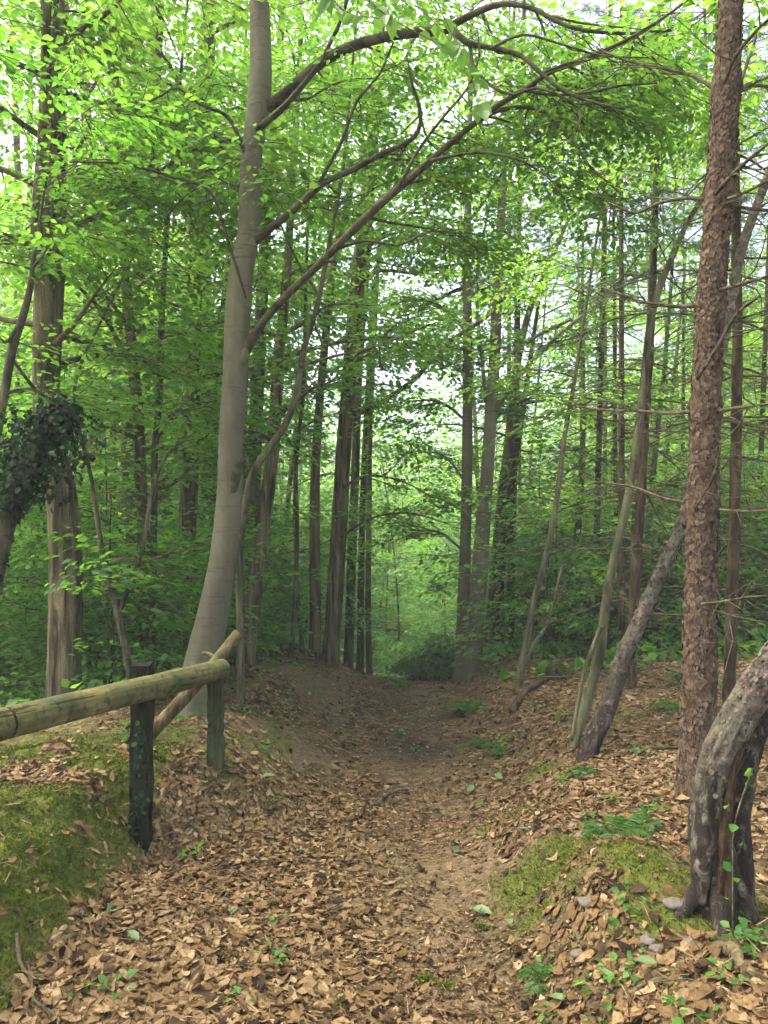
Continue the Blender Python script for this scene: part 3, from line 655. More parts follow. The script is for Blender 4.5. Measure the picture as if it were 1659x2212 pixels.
hero('leaning_sapling', 'dark crooked stem leaning in at the left edge above the ivy', 'tree',
  [(-60, 1560, 22), (-40, 1250, 20), (-15, 1000, 19), (10, 850, 19), (28, 750, 19), (48, 690, 16), (66, 620, 13), (72, 560, 9), (85, 480, 6)], 5.4, 'dark_bark', ext=.5, seg=9,
  limbs=[([(40, 700, 9), (10, 740, 7), (-30, 690, 5)], 5.4, 5.2, 3, .6), ([(30, 780, 7), (80, 845, 7), (130, 870, 7), (155, 880, 6)], 5.4, 5.9, 3, .5)], auto=(8, 2.2, 5, 1.0), leaf='low_leaf')

# tall thin trunks to the left of the lane, nearest first
HT = [
 ('grey_oak', 'furrowed brown oak trunk standing just left of the big beech', [(398, 1440, 44), (400, 1300, 40), (404, 1150, 38), (410, 1000, 40), (412, 850, 40), (414, 700, 42), (418, 560, 42), (425, 420, 42), (432, 300, 38), (440, 180, 34), (448, 40, 30)], 8.6, 'oak_bark', (14, 1.2, 8, 1.6), 'beech_leaf'),
 ('slim_oak', 'slim pale trunk with flaking bark left of the furrowed oak', [(330, 1440, 24), (320, 1280, 24), (310, 1150, 24), (303, 1020, 25), (298, 900, 26), (285, 760, 24), (274, 640, 22), (264, 500, 20), (258, 380, 19), (250, 200, 18), (240, 40, 16)], 7.8, 'pale_wood', (14, 1.2, 8, 1.5), 'beech_leaf'),
 ('grey_tree', 'pale grey trunk seen between the two left furrowed trunks', [(225, 1420, 36), (215, 1250, 32), (208, 1050, 31), (205, 900, 30), (204, 760, 30), (202, 600, 28), (198, 470, 26), (190, 300, 22)], 11.5, 'grey_bark', (12, 1.5, 10, 2.0), 'beech_leaf'),
 ('dark_pole_tree', 'very thin black stem rising close to the slim pale trunk', [(322, 1440, 15), (330, 1250, 14), (333, 1100, 14), (334, 980, 14), (345, 850, 14), (348, 720, 13), (355, 580, 12), (364, 450, 11), (375, 330, 8)], 7.3, 'dark_bark', (8, 1.0, 6, 1.1), 'low_leaf'),
 ('grey_tree', 'grey trunk partly hidden behind the furrowed oak beside the big beech', [(385, 1400, 30), (372, 1200, 30), (345, 1000, 30), (335, 850, 28), (325, 700, 28), (315, 560, 26), (308, 450, 24), (300, 300, 20)], 11., 'grey_bark', (10, 2, 10, 1.8), 'beech_leaf'),
 ('grey_tree', 'greyish trunk forking from behind the furrowed oak', [(440, 1400, 26), (445, 1100, 25), (440, 800, 25), (440, 600, 24), (445, 430, 22), (452, 250, 18)], 11.8, 'grey_bark', (10, 2, 10, 1.8), 'oak_leaf'),
 ('brown_tree', 'brown furrowed trunk leaning right behind the big pale beech', [(525, 1465, 44), (535, 1380, 38), (550, 1270, 37), (565, 1150, 34), (580, 1050, 31), (592, 930, 27), (600, 800, 24), (618, 620, 20), (628, 450, 16)], 8.0, 'oak_bark', (12, 2, 8, 1.6), 'beech_leaf'),
 ('brown_tree', 'dark straight trunk between the big beech and the leaning brown trunk', [(545, 1420, 30), (547, 1200, 30), (549, 1000, 30), (558, 800, 28), (568, 600, 26), (580, 400, 24), (592, 250, 20)], 9.6, 'grey_bark', (10, 2, 9, 1.6), 'oak_leaf'),
 ('lane_oak', 'stout brown trunk at the left edge of the lane crest', [(712, 1462, 45), (716, 1400, 38), (726, 1250, 36), (735, 1100, 34), (742, 970, 33), (752, 850, 32), (764, 700, 32), (776, 580, 30), (790, 450, 30), (802, 330, 28), (812, 200, 26), (820, 60, 24)], 10.2, 'oak_bark', (14, 3, 9, 2.0), 'beech_leaf'),
 ('dead_snag', 'weathered tan dead trunk beside the stout lane trunk', [(680, 1460, 27), (681, 1300, 25), (680, 1150, 22), (682, 1000, 20), (692, 850, 18), (706, 700, 17), (722, 560, 17), (745, 470, 16), (765, 380, 13), (800, 300, 9)], 10.0, 'pale_wood', (4, 3, 8, 1.0), 'beech_leaf'),
 ('slim_tree', 'thin dark stem standing alone between the leaning brown trunk and the dead snag', [(627, 1465, 10), (637, 1300, 10), (642, 1150, 9), (640, 1000, 9), (655, 850, 8), (660, 650, 7)], 9.0, 'dark_bark', (8, 1.5, 7, 1.2), 'beech_leaf'),
 ('grey_tree', 'greenish grey trunk just right of the stout lane trunk', [(752, 1450, 22), (758, 1250, 20), (766, 1050, 19), (775, 800, 18), (790, 600, 16)], 13., 'grey_bark', (12, 2, 10, 2.0), 'beech_leaf'),
 ('grey_tree', 'pair partner trunk with a pale side to the right of the stout lane trunk', [(778, 1445, 16), (780, 1250, 15), (785, 1050, 14), (795, 850, 13)], 13.6, 'dark_bark', (12, 2, 10, 2.0), 'oak_leaf'),
 ('slim_tree', 'straight thin trunk nearest the bright far end of the lane on its left', [(798, 1455, 13), (795, 1300, 13), (797, 1100, 12), (800, 900, 11), (810, 700, 10)], 12.4, 'grey_bark', (10, 2, 10, 2.0), 'beech_leaf'),
 ('twin_ash', 'left stem of the pale twin trunks on the right side of the lane', [(996, 1455, 32), (1000, 1330, 27), (1006, 1150, 24), (1009, 1000, 23), (1010, 850, 22), (1010, 700, 20), (1007, 560, 18), (1012, 420, 15), (1015, 250, 12)], 10.0, 'beech_bark', (10, 4, 9, 1.8), 'oak_leaf'),
 ('twin_ash', 'thicker right stem of the pale twin trunks on the right side of the lane', [(1020, 1450, 40), (1030, 1300, 37), (1044, 1130, 32), (1054, 1000, 28), (1062, 870, 27), (1070, 740, 24), (1076, 600, 21), (1082, 480, 18), (1090, 330, 14), (1100, 180, 10)], 9.8, 'beech_bark', (10, 4, 9, 1.8), 'oak_leaf'),
 ('grey_tree', 'leaning grey trunk behind the pale twin trunks', [(1052, 1420, 24), (1068, 1250, 22), (1084, 1080, 22), (1100, 950, 20), (1112, 820, 18), (1130, 720, 15), (1155, 640, 12), (1190, 560, 9)], 11.5, 'grey_bark', (10, 3, 9, 1.8), 'oak_leaf'),
 ('dark_pole_tree', 'short dark trunk leaning left behind the fern bank', [(1088, 1430, 20), (1080, 1330, 20), (1082, 1230, 18), (1098, 1100, 15), (1120, 950, 13)], 11., 'dark_bark', (9, 2, 7, 1.5), 'oak_leaf'),
]
for nm, lb, sp, d, bk, au, lf in HT:
    lim = []
    if nm == 'lane_oak': lim = [([(765, 895, 16), (790, 885, 14), (822, 870, 13), (860, 845, 12), (900, 815, 11), (945, 762, 11), (985, 728, 10), (1050, 685, 9), (1090, 640, 6)], 10.1, 9.3, 5, 1.0),
                                ([(770, 620, 10), (820, 585, 8), (900, 590, 7), (960, 575, 6), (1090, 560, 4)], 10.1, 9.6, 4, .9)]
    if lb.startswith('thicker'): lim = [([(1062, 900, 14), (1100, 840, 13), (1150, 780, 11), (1200, 730, 9), (1260, 680, 7)], 9.8, 9.2, 5, 1.0), ([(1070, 800, 10), (1110, 760, 9), (1170, 720, 8), (1235, 690, 6)], 9.8, 10.1, 4, .9),
                                        ([(1050, 870, 9), (1040, 760, 8), (1030, 650, 7), (1035, 560, 6), (1060, 430, 4)], 9.8, 10, 3, .8), ([(1075, 590, 8), (1130, 570, 6), (1190, 560, 4)], 9.8, 9.2, 4, .8)]
    if nm == 'lane_oak': lim += [(b, 10.1, 9.4, 7, .75) for b in ([(742, 1050, 7), (800, 1028, 6), (870, 1040, 4), (930, 1072, 3)], [(736, 1160, 7), (800, 1120, 5), (880, 1108, 4), (965, 1130, 3)], [(760, 770, 8), (830, 742, 6), (900, 752, 5), (960, 790, 3)], [(780, 520, 8), (850, 480, 6), (920, 470, 5), (980, 500, 3)])]
    if lb.startswith('left stem'): lim += [(b, 10., 10.6, 7, .75) for b in ([(1000, 1190, 6), (950, 1150, 5), (885, 1145, 3)], [(1008, 910, 7), (950, 868, 5), (875, 866, 3)], [(1010, 720, 7), (950, 660, 5), (870, 640, 3)], [(1004, 1040, 6), (960, 985, 5), (900, 975, 3)])]
    if nm == 'dead_snag': lim = [([(708, 700, 8), (725, 640, 10), (755, 630, 10), (768, 622, 9)], 10, 9.9, 0, 0)]
    hero(nm, lb, 'tree', sp, d, bk, auto=(int(au[0]*(.75 if d > 9.5 else 1)), *au[1:]), leaf=lf, limbs=lim, seg=14, zf=1.5, rf=2.5, rough=.06, step=.14, lsize=.08, nl=15, lper=5)

# right of the lane
hero('leaning_birch', 'crooked birch leaning right with dark cracked base and flaky pale bark', 'tree',
  [(1258, 1672, 44), (1275, 1610, 39), (1300, 1560, 37), (1322, 1500, 35), (1340, 1440, 35), (1356, 1400, 35), (1380, 1345, 32), (1400, 1300, 31), (1425, 1240, 29), (1450, 1190, 28), (1470, 1140, 27), (1485, 1095, 26), (1520, 960, 25, .1), (1550, 800, 23, .2), (1580, 650, 21, .3), (1602, 540, 20, .3), (1640, 430, 19, .3), (1690, 300, 18, .3)],
  4.95, 'birch_bark', ext=1, scales=(2600, .010, .030, .3, .85, -9, 2.6), seg=28, rough=.13, zf=6, rf=2.6, step=.04, auto=None)
hero('slim_birch', 'slender grey brown stem leaning right beside the crooked birch', 'tree',
  [(1226, 1655, 26), (1242, 1600, 23), (1262, 1530, 23), (1280, 1470, 22), (1296, 1410, 22), (1305, 1330, 20), (1318, 1250, 20), (1335, 1170, 19), (1352, 1100, 19), (1368, 1010, 18), (1383, 900, 17), (1393, 800, 16), (1403, 710, 15), (1425, 620, 16), (1450, 560, 14), (1480, 490, 12), (1520, 420, 10), (1540, 360, 9)],
  5.25, 'grey_bark', ext=1, seg=12, rough=.06, zf=4, auto=(6, 4, 7, 1.2), leaf='oak_leaf',
  limbs=[([(1298, 1355, 10), (1278, 1405, 9), (1262, 1450, 9), (1245, 1540, 8), (1235, 1600, 7)], 5.2, 5.15, 0, 0), ([(1385, 890, 6), (1330, 870, 5), (1260, 860, 4)], 5.2, 5.4, 4, .6)])
hero('thin_birch', 'thin wiry stem leaning right halfway between the lane and the crooked birch', 'tree',
  [(1112, 1490, 14), (1128, 1430, 15), (1142, 1370, 15), (1150, 1310, 14), (1168, 1250, 13), (1182, 1190, 13), (1198, 1110, 12), (1212, 1010, 11), (1222, 930, 10), (1240, 830, 9), (1252, 750, 8), (1266, 660, 7)], 7.6, 'grey_bark', seg=9, auto=(9, 2.5, 6, 1.2), leaf='oak_leaf',
  limbs=[([(1128, 1440, 7), (1160, 1380, 7), (1185, 1340, 6), (1215, 1220, 5)], 7.6, 7.8, 3, .6)])
FB, FS = hero('foreground_birch', 'gnarled old birch with a rotten split base and papery bark at the right edge', 'tree',
  [(1548, 1978, 101), (1545, 1935, 94), (1540, 1860, 88), (1533, 1780, 83), (1540, 1700, 79), (1556, 1638, 77), (1590, 1562, 74), (1638, 1482, 72), (1700, 1395, 70), (1790, 1275, 65), (1850, 1060, 58, .15), (1890, 760, 50, .3), (1930, 330, 38, .5)], 2.72, 'birch_bark', ext=1.5, scales=(4200, .007, .022, .3, .9, -9, 1.9), auto=(7, 4.4, 5.6, 1.2), leaf='oak_leaf', seg=72, rough=.17, lobes=.12, zf=7, rf=3.6, step=.025)
m = MB()
for sp in ([(1600, 1965, 62), (1592, 1850, 60), (1592, 1760, 56), (1606, 1680, 52), (1625, 1610, 48), (1650, 1540, 44), (1690, 1460, 40), (1760, 1330, 34), (1820, 1150, 28), (1850, 900, 20)],):
    P = trunk_path(sp, 2.80); P[0, 2] -= .08; tube(m, spline(P, .025), 22, .14, 2.5, 9, seed=4, lobes=.4)
m.build('second_stem', M['old_birch_bark'], FB)
m = MB()
P = limb_path([(1515, 1950, 34), (1520, 1860, 48), (1524, 1780, 46), (1532, 1700, 30), (1550, 1660, 12)], 2.68, 2.68); tube(m, spline(P, .02), 20, .16, 2.5, 10, seed=9)
seam = MB(); P = limb_path([(1566, 1990, 30), (1562, 1900, 30), (1566, 1800, 26), (1574, 1720, 20), (1588, 1650, 12), (1600, 1600, 6)], 2.64, 2.67); tube(seam, spline(P, .015), 22, .24, 3, 12, seed=2); seam.build('rotten_seam', M['rot'], FB)
for dx, dy in ((-.16, -.04), (-.05, -.15), (.12, -.08)):
    b = np.array(FB.location); e = b+np.array([dx*1.2, dy*1.2, 0]); e[2] = float(ground(e[0], e[1]))-.02
    tube(m, spline(np.array([[*(b+[dx*.3, dy*.3, .16]), .032], [*(b+[dx*.8, dy*.8, .03]), .024], [*e, .012]]), .02), 10, .15, 2, 10, seed=dx)
m.build('rotten_bark', M['old_birch_bark'], FB)

# conifers
def dead_branch(m, p, a, ln, r, sag=.25, sub=4, curl=.35):
    v = np.array([math.cos(a), math.sin(a), rng.normal(.05, .12)]); q = np.array(p, float); out = [[*q, r]]; n = 7
    for k in range(n):
        v = nrm(v+rng.normal(0, .09, 3)+np.array([0, 0, (-sag+curl*k/n)*.5])); q = q+v*ln/n; out.append([*q, max(r*(1-.85*(k+1)/n), .0016)])
    P = np.array(out); tube(m, spline(P, .1), 5, cap=False)
    for b in branchlets(P, sub, ln*.42, .2, .05): tube(m, b, 3, cap=False)
    return P
def conifer(name, label, spec, d, bark, whorls, rings=(), scales=None, seg=16, zf=2.5, ln=1.2, per=4, needles=0, step=.08, group=None, zmax=99, rough=.04):
    P = trunk_path(spec, d, 2.); t = thing(name, label, 'tree', P[0, :3].copy(), group); P[0, 2] -= .1
    S = spline(P, step); m = MB()
    zs = [EYE-(w-1106)*K*d for w in whorls]
    for z in zs+[EYE-(w-1106)*K*d for w in rings]:   # swollen whorl rings
        S[:, 3] *= 1+.16*np.exp(-((S[:, 2]-z)/.07)**2)
    tube(m, S, seg, rough, 2.5, zf, lobes=.25, seed=d)
    if scales: m = MB().join(m, M[bark]).join(plates(S, *scales), M['pine_scale'])
    m.build('trunk', M[bark], t)
    bm, nm = MB(), MB(); ps = []
    for z in zs:
        i = int(np.argmin(np.abs(S[:, 2]-z))); a0 = rng.uniform(0, 6.28)
        for k in range(per):
            a = a0+k*6.283/per+rng.normal(0, .25); l = ln*rng.uniform(.55, 1.25)
            if math.sin(a) < -.35: l *= .5
            ps.append(dead_branch(bm, S[i, :3]+[0, 0, rng.normal(0, .03)], a, l, min(.011, S[i, 3]*.3)))
    if needles:
        for z in np.linspace(zs[-1]*.55+.8, S[-1, 2], needles):
            i = int(np.argmin(np.abs(S[:, 2]-z))); ps.append(branch(S[i, :3], rng.uniform(0, 6.28), ln*rng.uniform(.8, 1.5), .01, up=-.05))
        needle_sprays(nm, [p for p in ps if p[0, 2] > zs[len(zs)//2]-.3])
    cr = MB().join(bm, M['dead_twig']).join(nm, M['needle'])
    if cr.n: cr.build('crown', None, t)
    return t, S
def needle_sprays(nm, paths):
    for p in paths:
        for t in rng.uniform(.25, 1, 9):
            q, dr = along(p, np.array([t])); q, dr = q[0, :3], dr[0]; a = rng.uniform(-1, 1)
            v = nrm(np.array([dr[0]*math.cos(a)-dr[1]*math.sin(a), dr[0]*math.sin(a)+dr[1]*math.cos(a), -.25+rng.normal(0, .15)]))
            ln = rng.uniform(.15, .38); n = 46; tt = rng.random(n)
            A = v*.7+rng.normal(0, .55, (n, 3)); leaves(nm, q+v*(tt*ln)[:, None], A, rng.normal(0, 1, (n, 3)), rng.uniform(.03, .05, n), NEEDLE, .05)
PINE, PS = conifer('pine_tree', 'big reddish pine trunk with scaly plated bark at the right', [(1502, 1800, 88), (1500, 1720, 78), (1506, 1600, 72), (1511, 1450, 69), (1513, 1300, 66), (1516, 1150, 62), (1521, 980, 60), (1527, 800, 58), (1535, 650, 56), (1549, 480, 54), (1558, 350, 54), (1568, 200, 53), (1575, 80, 48), (1580, -60, 46)], 3.95, 'pine_bark',
  [], rings=(195, 425, 660, 890, 1095), scales=(8000, .014, .038, .14, .9), seg=64, zf=15, step=.02, rough=.055)
PB = [([(1500, 660, 9), (1460, 662, 8), (1400, 655, 7), (1350, 640, 6), (1300, 620, 4)], 3.95, 4.2), ([(1525, 640, 10), (1560, 625, 9), (1600, 615, 8), (1680, 590, 6)], 3.95, 3.7),
 ([(1495, 890, 9), (1440, 892, 8), (1380, 888, 7), (1300, 885, 5), (1200, 870, 3)], 3.95, 4.5), ([(1545, 890, 9), (1600, 880, 8), (1680, 870, 6)], 3.9, 3.5), ([(1550, 905, 7), (1600, 915, 6), (1680, 930, 5)], 3.9, 4.3),
 ([(1525, 430, 8), (1480, 428, 8), (1420, 440, 7), (1370, 460, 6), (1320, 440, 4)], 3.95, 4.3), ([(1570, 430, 8), (1600, 420, 7), (1680, 380, 6)], 3.9, 3.5), ([(1580, 445, 8), (1630, 452, 7), (1680, 455, 6)], 3.9, 4.0),
 ([(1545, 195, 9), (1500, 165, 8), (1420, 145, 7), (1350, 130, 6), (1290, 105, 4)], 3.95, 4.4), ([(1580, 200, 9), (1620, 185, 8), (1690, 190, 6)], 3.9, 4.3), ([(1565, 180, 8), (1590, 120, 8), (1640, 60, 7), (1690, 20, 6)], 3.85, 3.4),
 ([(1545, 420, 9), (1600, 360, 9), (1660, 310, 7)], 3.85, 3.4), ([(1505, 820, 8), (1550, 750, 8), (1590, 680, 7), (1640, 640, 6)], 3.83, 3.5),
 ([(1515, 1305, 6), (1560, 1300, 6), (1620, 1290, 5), (1690, 1285, 4)], 3.8, 3.5), ([(1520, 1310, 6), (1580, 1330, 5), (1680, 1350, 4)], 3.8, 3.6), ([(1480, 1085, 7), (1430, 1075, 6), (1360, 1050, 5), (1270, 1040, 3)], 3.95, 4.4), ([(1545, 1100, 7), (1600, 1105, 6), (1680, 1102, 5)], 3.9, 3.6),
 ([(1500, 1100, 5), (1540, 1030, 5), (1560, 950, 4)], 3.82, 3.7)]
for sp, d0, d1 in PB:
    m = MB(); P = limb_path(sp, d0, d1); tube(m, spline(P, .06), 6, .08, 2, 5)
    for b in branchlets(P, 7, .55, .25, .05):
        tube(m, b, 3, cap=False)
        for c in branchlets(b, 2, .25, .3, .05): tube(m, c, 3, cap=False)
    m.build('dead_branch', M['dead_twig'], PINE)
conifer('slim_pine', 'slim straight pine stem close behind the big scaly pine', [(1574, 1600, 26), (1578, 1400, 24), (1584, 1200, 23), (1590, 950, 22), (1593, 700, 20), (1590, 500, 19), (1588, 300, 17), (1590, 100, 15)], 5.9, 'red_bark', [1500, 1330, 1160, 1000, 905, 800, 690, 560, 450, 330, 200, 90], seg=12, ln=1.1, per=4, needles=14)
conifer('slim_pine', 'straight brown pine stem between the slender leaning birch and the crooked birch', [(1358, 1512, 27), (1364, 1400, 23), (1372, 1250, 22), (1384, 1080, 20), (1394, 900, 18), (1404, 750, 16), (1412, 560, 14), (1418, 400, 12), (1420, 230, 10), (1422, 100, 8)], 7.1, 'red_bark', [1450, 1300, 1180, 1065, 960, 870, 780, 690, 600, 510, 420, 330, 250, 160], seg=12, ln=1.2, per=5, needles=26)
GC = 'bare lower pine stems in the right hand thicket'
k = 0
for x, y in [(2.6, 8.4), (3.4, 8.0), (4.2, 9.6), (2.9, 10.6), (3.7, 12.2), (5.3, 11.0), (5.2, 13.4), (2.2, 13.6), (4.3, 15.0), (6.6, 14.2), (6.2, 16.5), (3.1, 17.5), (7.6, 17.5), (5.0, 19.), (1.9, 11.6), (8.8, 19.)]:
    z = float(ground(x, y)); lx, ly = rng.normal(0, .02, 2); pts = []; rr = rng.uniform(.04, .062)
    for h in np.linspace(0, min(11, .7*y+4), 8):
        xx = x+lx*h; pts.append((829.5+xx/(K*y), 1106-(z+h-EYE)/(K*y), 2*(rr-.0035*h)/(K*y)))
    ws = [1106-(z+h-EYE)/(K*y) for h in np.arange(.9, min(11, .7*y+4), .55)]
    conifer('thicket_pine', 'thin brown pine stem with bare twigs in the thicket right of the lane', pts, y, 'red_bark', ws, seg=8, ln=1.25, per=5 if y < 13 else 4, needles=16 if y > 9 else 8, step=.3, group=GC)

# ---------------------------------------------------------------- wood further back
def in_lane(x, y, mrg): return -mrg-.1 < x-lane_x(y) < mrg
def scatter(n, ymin, ymax, xr, mind, test):
    out = []; tries = 0
    while len(out) < n and tries < 20000:
        tries += 1; y = rng.uniform(ymin, ymax); x = rng.uniform(-xr(y), xr(y))
        if test(x, y) and all((x-a)**2+(y-b)**2 > mind**2 for a, b in out): out.append((x, y))
    return out
half = lambda y: .5*y*1.15+1
LAB = [('grey_bark', 'grey_tree', 'grey trunk among many in the wood left of the lane', 'beech_leaf'), ('oak_bark', 'brown_tree', 'brown furrowed trunk among many in the wood left of the lane', 'beech_leaf'), ('dark_bark', 'dark_tree', 'dark thin trunk among many in the wood left of the lane', 'oak_leaf')]
for x, y in scatter(29, 9, 22, half, .95, lambda x, y: x-lane_x(y) < (-2.0 if y < 13 else -4.6)):
    bk, nm, lb, lf = LAB[rng.integers(3)]
    wood_tree(nm, lb, 'tree', x, y, rng.uniform(10, 15), rng.uniform(.07, .16) if bk != 'dark_bark' else rng.uniform(.04, .07), rng.normal(0, .03, 2), bk, lf, 'trees in the wood left of the lane', h0=.6, bl=2.2, dens=.9)
for x, y in scatter(28, 9.5, 22, half, .9, lambda x, y: x-lane_x(y) > (1.9 if y < 13 else 4.2)):
    wood_tree('mixed_tree', 'slim leafy tree mixed among the pines right of the lane', 'tree', x, y, rng.uniform(5, 8.5) if x > 2.5 else rng.uniform(9, 12), rng.uniform(.04, .08), rng.normal(0, .04, 2), 'grey_bark', 'oak_leaf', 'leafy trees right of the lane', h0=.6, bl=2.0, dens=1., lsize=.08)
for x, y in scatter(96, 20, 42, half, 1.3, lambda x, y: not in_lane(x, y, 4.4+.09*y)):
    wood_tree('distant_tree', 'far slim tree in the bright wood beyond the lane crest', 'tree', x, y, rng.uniform(12, 17), rng.uniform(.07, .13), rng.normal(0, .03, 2), 'grey_bark', 'sunlit_far_leaf', 'distant trees down the lane', h0=.4, bl=2.8, dens=1.1, seg=6, nl=15)
# saplings and low growth near the left bank
for x, y in scatter(40, 6.9, 13, half, .55, lambda x, y: x-lane_x(y) < -2.1):
    wood_tree('sapling', 'low leafy sapling in the undergrowth left of the lane', 'sapling', x, y, rng.uniform(1.8, 4.6), .016, rng.normal(0, .06, 2), 'dark_bark', 'low_leaf', 'saplings left of the lane', h0=.15, bl=.9, dens=3.2, lsize=.075, nl=14, seg=6)
for x, y in scatter(30, 8.5, 18, half, .7, lambda x, y: 1.5 < x-lane_x(y)):
    wood_tree('sapling', 'small bright leafy sapling in the thicket right of the lane', 'sapling', x, y, rng.uniform(1.5, 4.2), .014, rng.normal(0, .06, 2), 'dark_bark', 'oak_leaf', 'saplings right of the lane', h0=.15, bl=.9, dens=2.6, lsize=.075, nl=13, seg=6)

for x, y in scatter(56, 12.5, 38, lambda y: 3.6+.09*y, 1.0, lambda x, y: y > 20 or abs(x-lane_x(y)) > 1.5):
    wood_tree('lane_sapling', 'bright low sapling in the open end of the lane beyond the crest', 'sapling', x, y, rng.uniform(2.5, 9), rng.uniform(.018, .04), rng.normal(0, .06, 2), 'grey_bark', 'sunlit_far_leaf', 'bright saplings beyond the lane crest', h0=.2, bl=1.1, dens=2.6, lsize=.08, nl=14, seg=6)
for x, y in scatter(13, 14.5, 33, lambda y: 3.4+.08*y, 1.4, lambda x, y: abs(x-lane_x(y)) > 1.3):
    wood_tree('slim_lane_tree', 'slim tree with airy crown standing in the bright gap where the lane drops away', 'tree', x, y, rng.uniform(10, 14), rng.uniform(.04, .07), rng.normal(0, .035, 2), 'grey_bark', 'sunlit_far_leaf', 'slim trees in the gap beyond the lane crest', h0=1.2, bl=1.9, dens=.85, lsize=.08, nl=14, seg=7)
# far wood that reads as one mass of leaves
m = MB()
for y0 in (38, 42, 46, 50, 54, 58, 63):
    for x0 in np.arange(-.62*y0, .62*y0, 2.3):
        x, y = x0+rng.normal(0, .9), y0+rng.normal(0, 1.5); gz = float(ground(x, y)); top = rng.uniform(3, 9.5)
        n = int(270*(.8+.4*rng.random())); off = rng.normal(0, 1., (9, 3))*[1.3, 1., .3]; cl = rng.integers(0, 9, n)
        P = rng.normal(0, 1, (n, 3))*[.75, .6, .4]+off[cl]+[x, y, gz]; P[:, 2] += (cl+.6)/9*top
        r = np.clip(rng.normal(.5, .2, n)+.15*off[cl, 0], 0, 1)
        leaves(m, P, rng.normal(0, 1, (n, 3))*[1, 1, .4], UP+rng.normal(0, .5, (n, 3)), rng.uniform(.22, .46, n), LEAF6, .6, r)
o = m.build('distant_woods', M['sunlit_far_leaf']); tag(o, 'mass of bright green woodland far beyond the lane', 'woods', kind='stuff')

# unseen trees beside the viewpoint, added so their crowns dim the near lane
for x, y, r in ((-4.6, -1.5, .2), (4.8, 0.2, .17), (-5.2, 3.4, .16), (3.9, -4.5, .2), (6.0, 4.6, .15), (-1.8, -6.0, .22)):
    gz = float(ground(x, y)); t = thing('unseen_shade_tree', 'tall unseen tree beside the viewpoint added to shade the near lane', 'tree', (x, y, gz), 'unseen shade trees beside the viewpoint')
    m = MB(); tube(m, spline(np.array([[x, y, gz-.1, r*1.3], [x, y, gz+1, r], [x+.2, y, gz+6, r*.8], [x, y+.2, gz+15, r*.3]]), .4), 12, .06, 1.5, 1.5, lobes=.3); m.build('trunk', M['oak_bark'], t)
    tm, lm = MB(), MB(); n = 2300; cl = nrm(rng.normal(0, 1, (34, 3)))*rng.uniform(.4, 1, (34, 1))*[4.6, 4.6, 2.4]+[x*.72, y*.8+.5, 11.5]
    for c in cl: tube(tm, spline(np.array([[x, y, gz+rng.uniform(6, 11), .05], [*((c+[x, y, 10])/2), .03], [*c, .008]]), .5), 5, cap=False)
    k = rng.integers(0, 34, n); P = cl[k]+rng.normal(0, 1, (n, 3))*[.85, .85, .22]
    P = P[(P[:, 2]-EYE > .667*np.maximum(P[:, 1], 0)*1.04+.4)]; n = len(P)
    leaves(lm, P, rng.normal(0, 1, (n, 3))*[1, 1, .3], UP+rng.normal(0, .35, (n, 3)), rng.uniform(.16, .26, n), LEAF6, .6)
    MB().join(tm, M['twig']).join(lm, M['beech_leaf']).build('crown', None, t)

# ---------------------------------------------------------------- shrubs, ivy, ferns, small plants
def rosette_bush(name, label, cat, x, y, rx, rz, n, lsize, mt, group=None):
    z = float(ground(x, y)); t = thing(name, label, cat, (x, y, z), group); lm, sm = MB(), MB()
    k = rng.normal(0, 1, (n, 3)); k = nrm(k); k[:, 2] = np.abs(k[:, 2]); rr = (.55+.5*rng.random(n))[:, None]*(1+.35*fbm(k[:, 0]*2+x, k[:, 1]*2, k[:, 2]*2+y, 3))[:, None]
    P = np.array([x, y, z+.1])+k*rr*[rx, rx*.8, rz]
    ax = nrm(k+[0, 0, .6]); m7 = 9
    for j in range(m7):
        a = j*6.283/m7+rng.random(n); u = nrm(np.cross(ax, rng.normal(0, 1, (n, 3)))); w = np.cross(ax, u)
        A = u*np.cos(a)[:, None]+w*np.sin(a)[:, None]+ax*rng.uniform(.0, .7, n)[:, None]
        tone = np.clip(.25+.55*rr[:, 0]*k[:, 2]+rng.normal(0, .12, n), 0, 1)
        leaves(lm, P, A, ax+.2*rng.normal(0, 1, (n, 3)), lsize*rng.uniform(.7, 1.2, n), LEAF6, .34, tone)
    for i in range(0, n, max(1, n//40)):
        tube(sm, spline(np.array([[x+rng.normal(0, .08), y+rng.normal(0, .08), z-.05, .012], [*((P[i]+[x, y, z])/2+[0, 0, .1]), .009], [*P[i], .003]]), .2), 4, cap=False)
    sm.build('stems', M['twig'], t); lm.build('leaves', M[mt], t); return t
RB = [(1400, 1395, 10.5, 1.0, 1.5), (1290, 1400, 12., 1.2, 1.4), (1180, 1410, 13, 1.2, 1.1), (1500, 1390, 11.5, 1.1, 1.6), (1630, 1400, 10.5, 1.2, 1.7), (1450, 1385, 14, 1.6, 2.6), (1250, 1390, 16, 1.6, 2.2), (1600, 1360, 14.5, 1.8, 3.0)]
for px, py, d, rx, rz in RB:
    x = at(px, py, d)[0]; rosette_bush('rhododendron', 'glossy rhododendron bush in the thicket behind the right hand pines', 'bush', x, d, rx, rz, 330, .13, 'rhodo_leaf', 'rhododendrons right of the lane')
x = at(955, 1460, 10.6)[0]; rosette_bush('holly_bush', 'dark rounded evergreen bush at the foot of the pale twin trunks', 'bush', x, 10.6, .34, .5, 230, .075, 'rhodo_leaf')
x = at(905, 1470, 11.2)[0]; rosette_bush('holly_bush', 'low green bush left of the dark rounded bush where the lane disappears', 'bush', x, 11.2, .4, .22, 130, .09, 'fern_leaf')
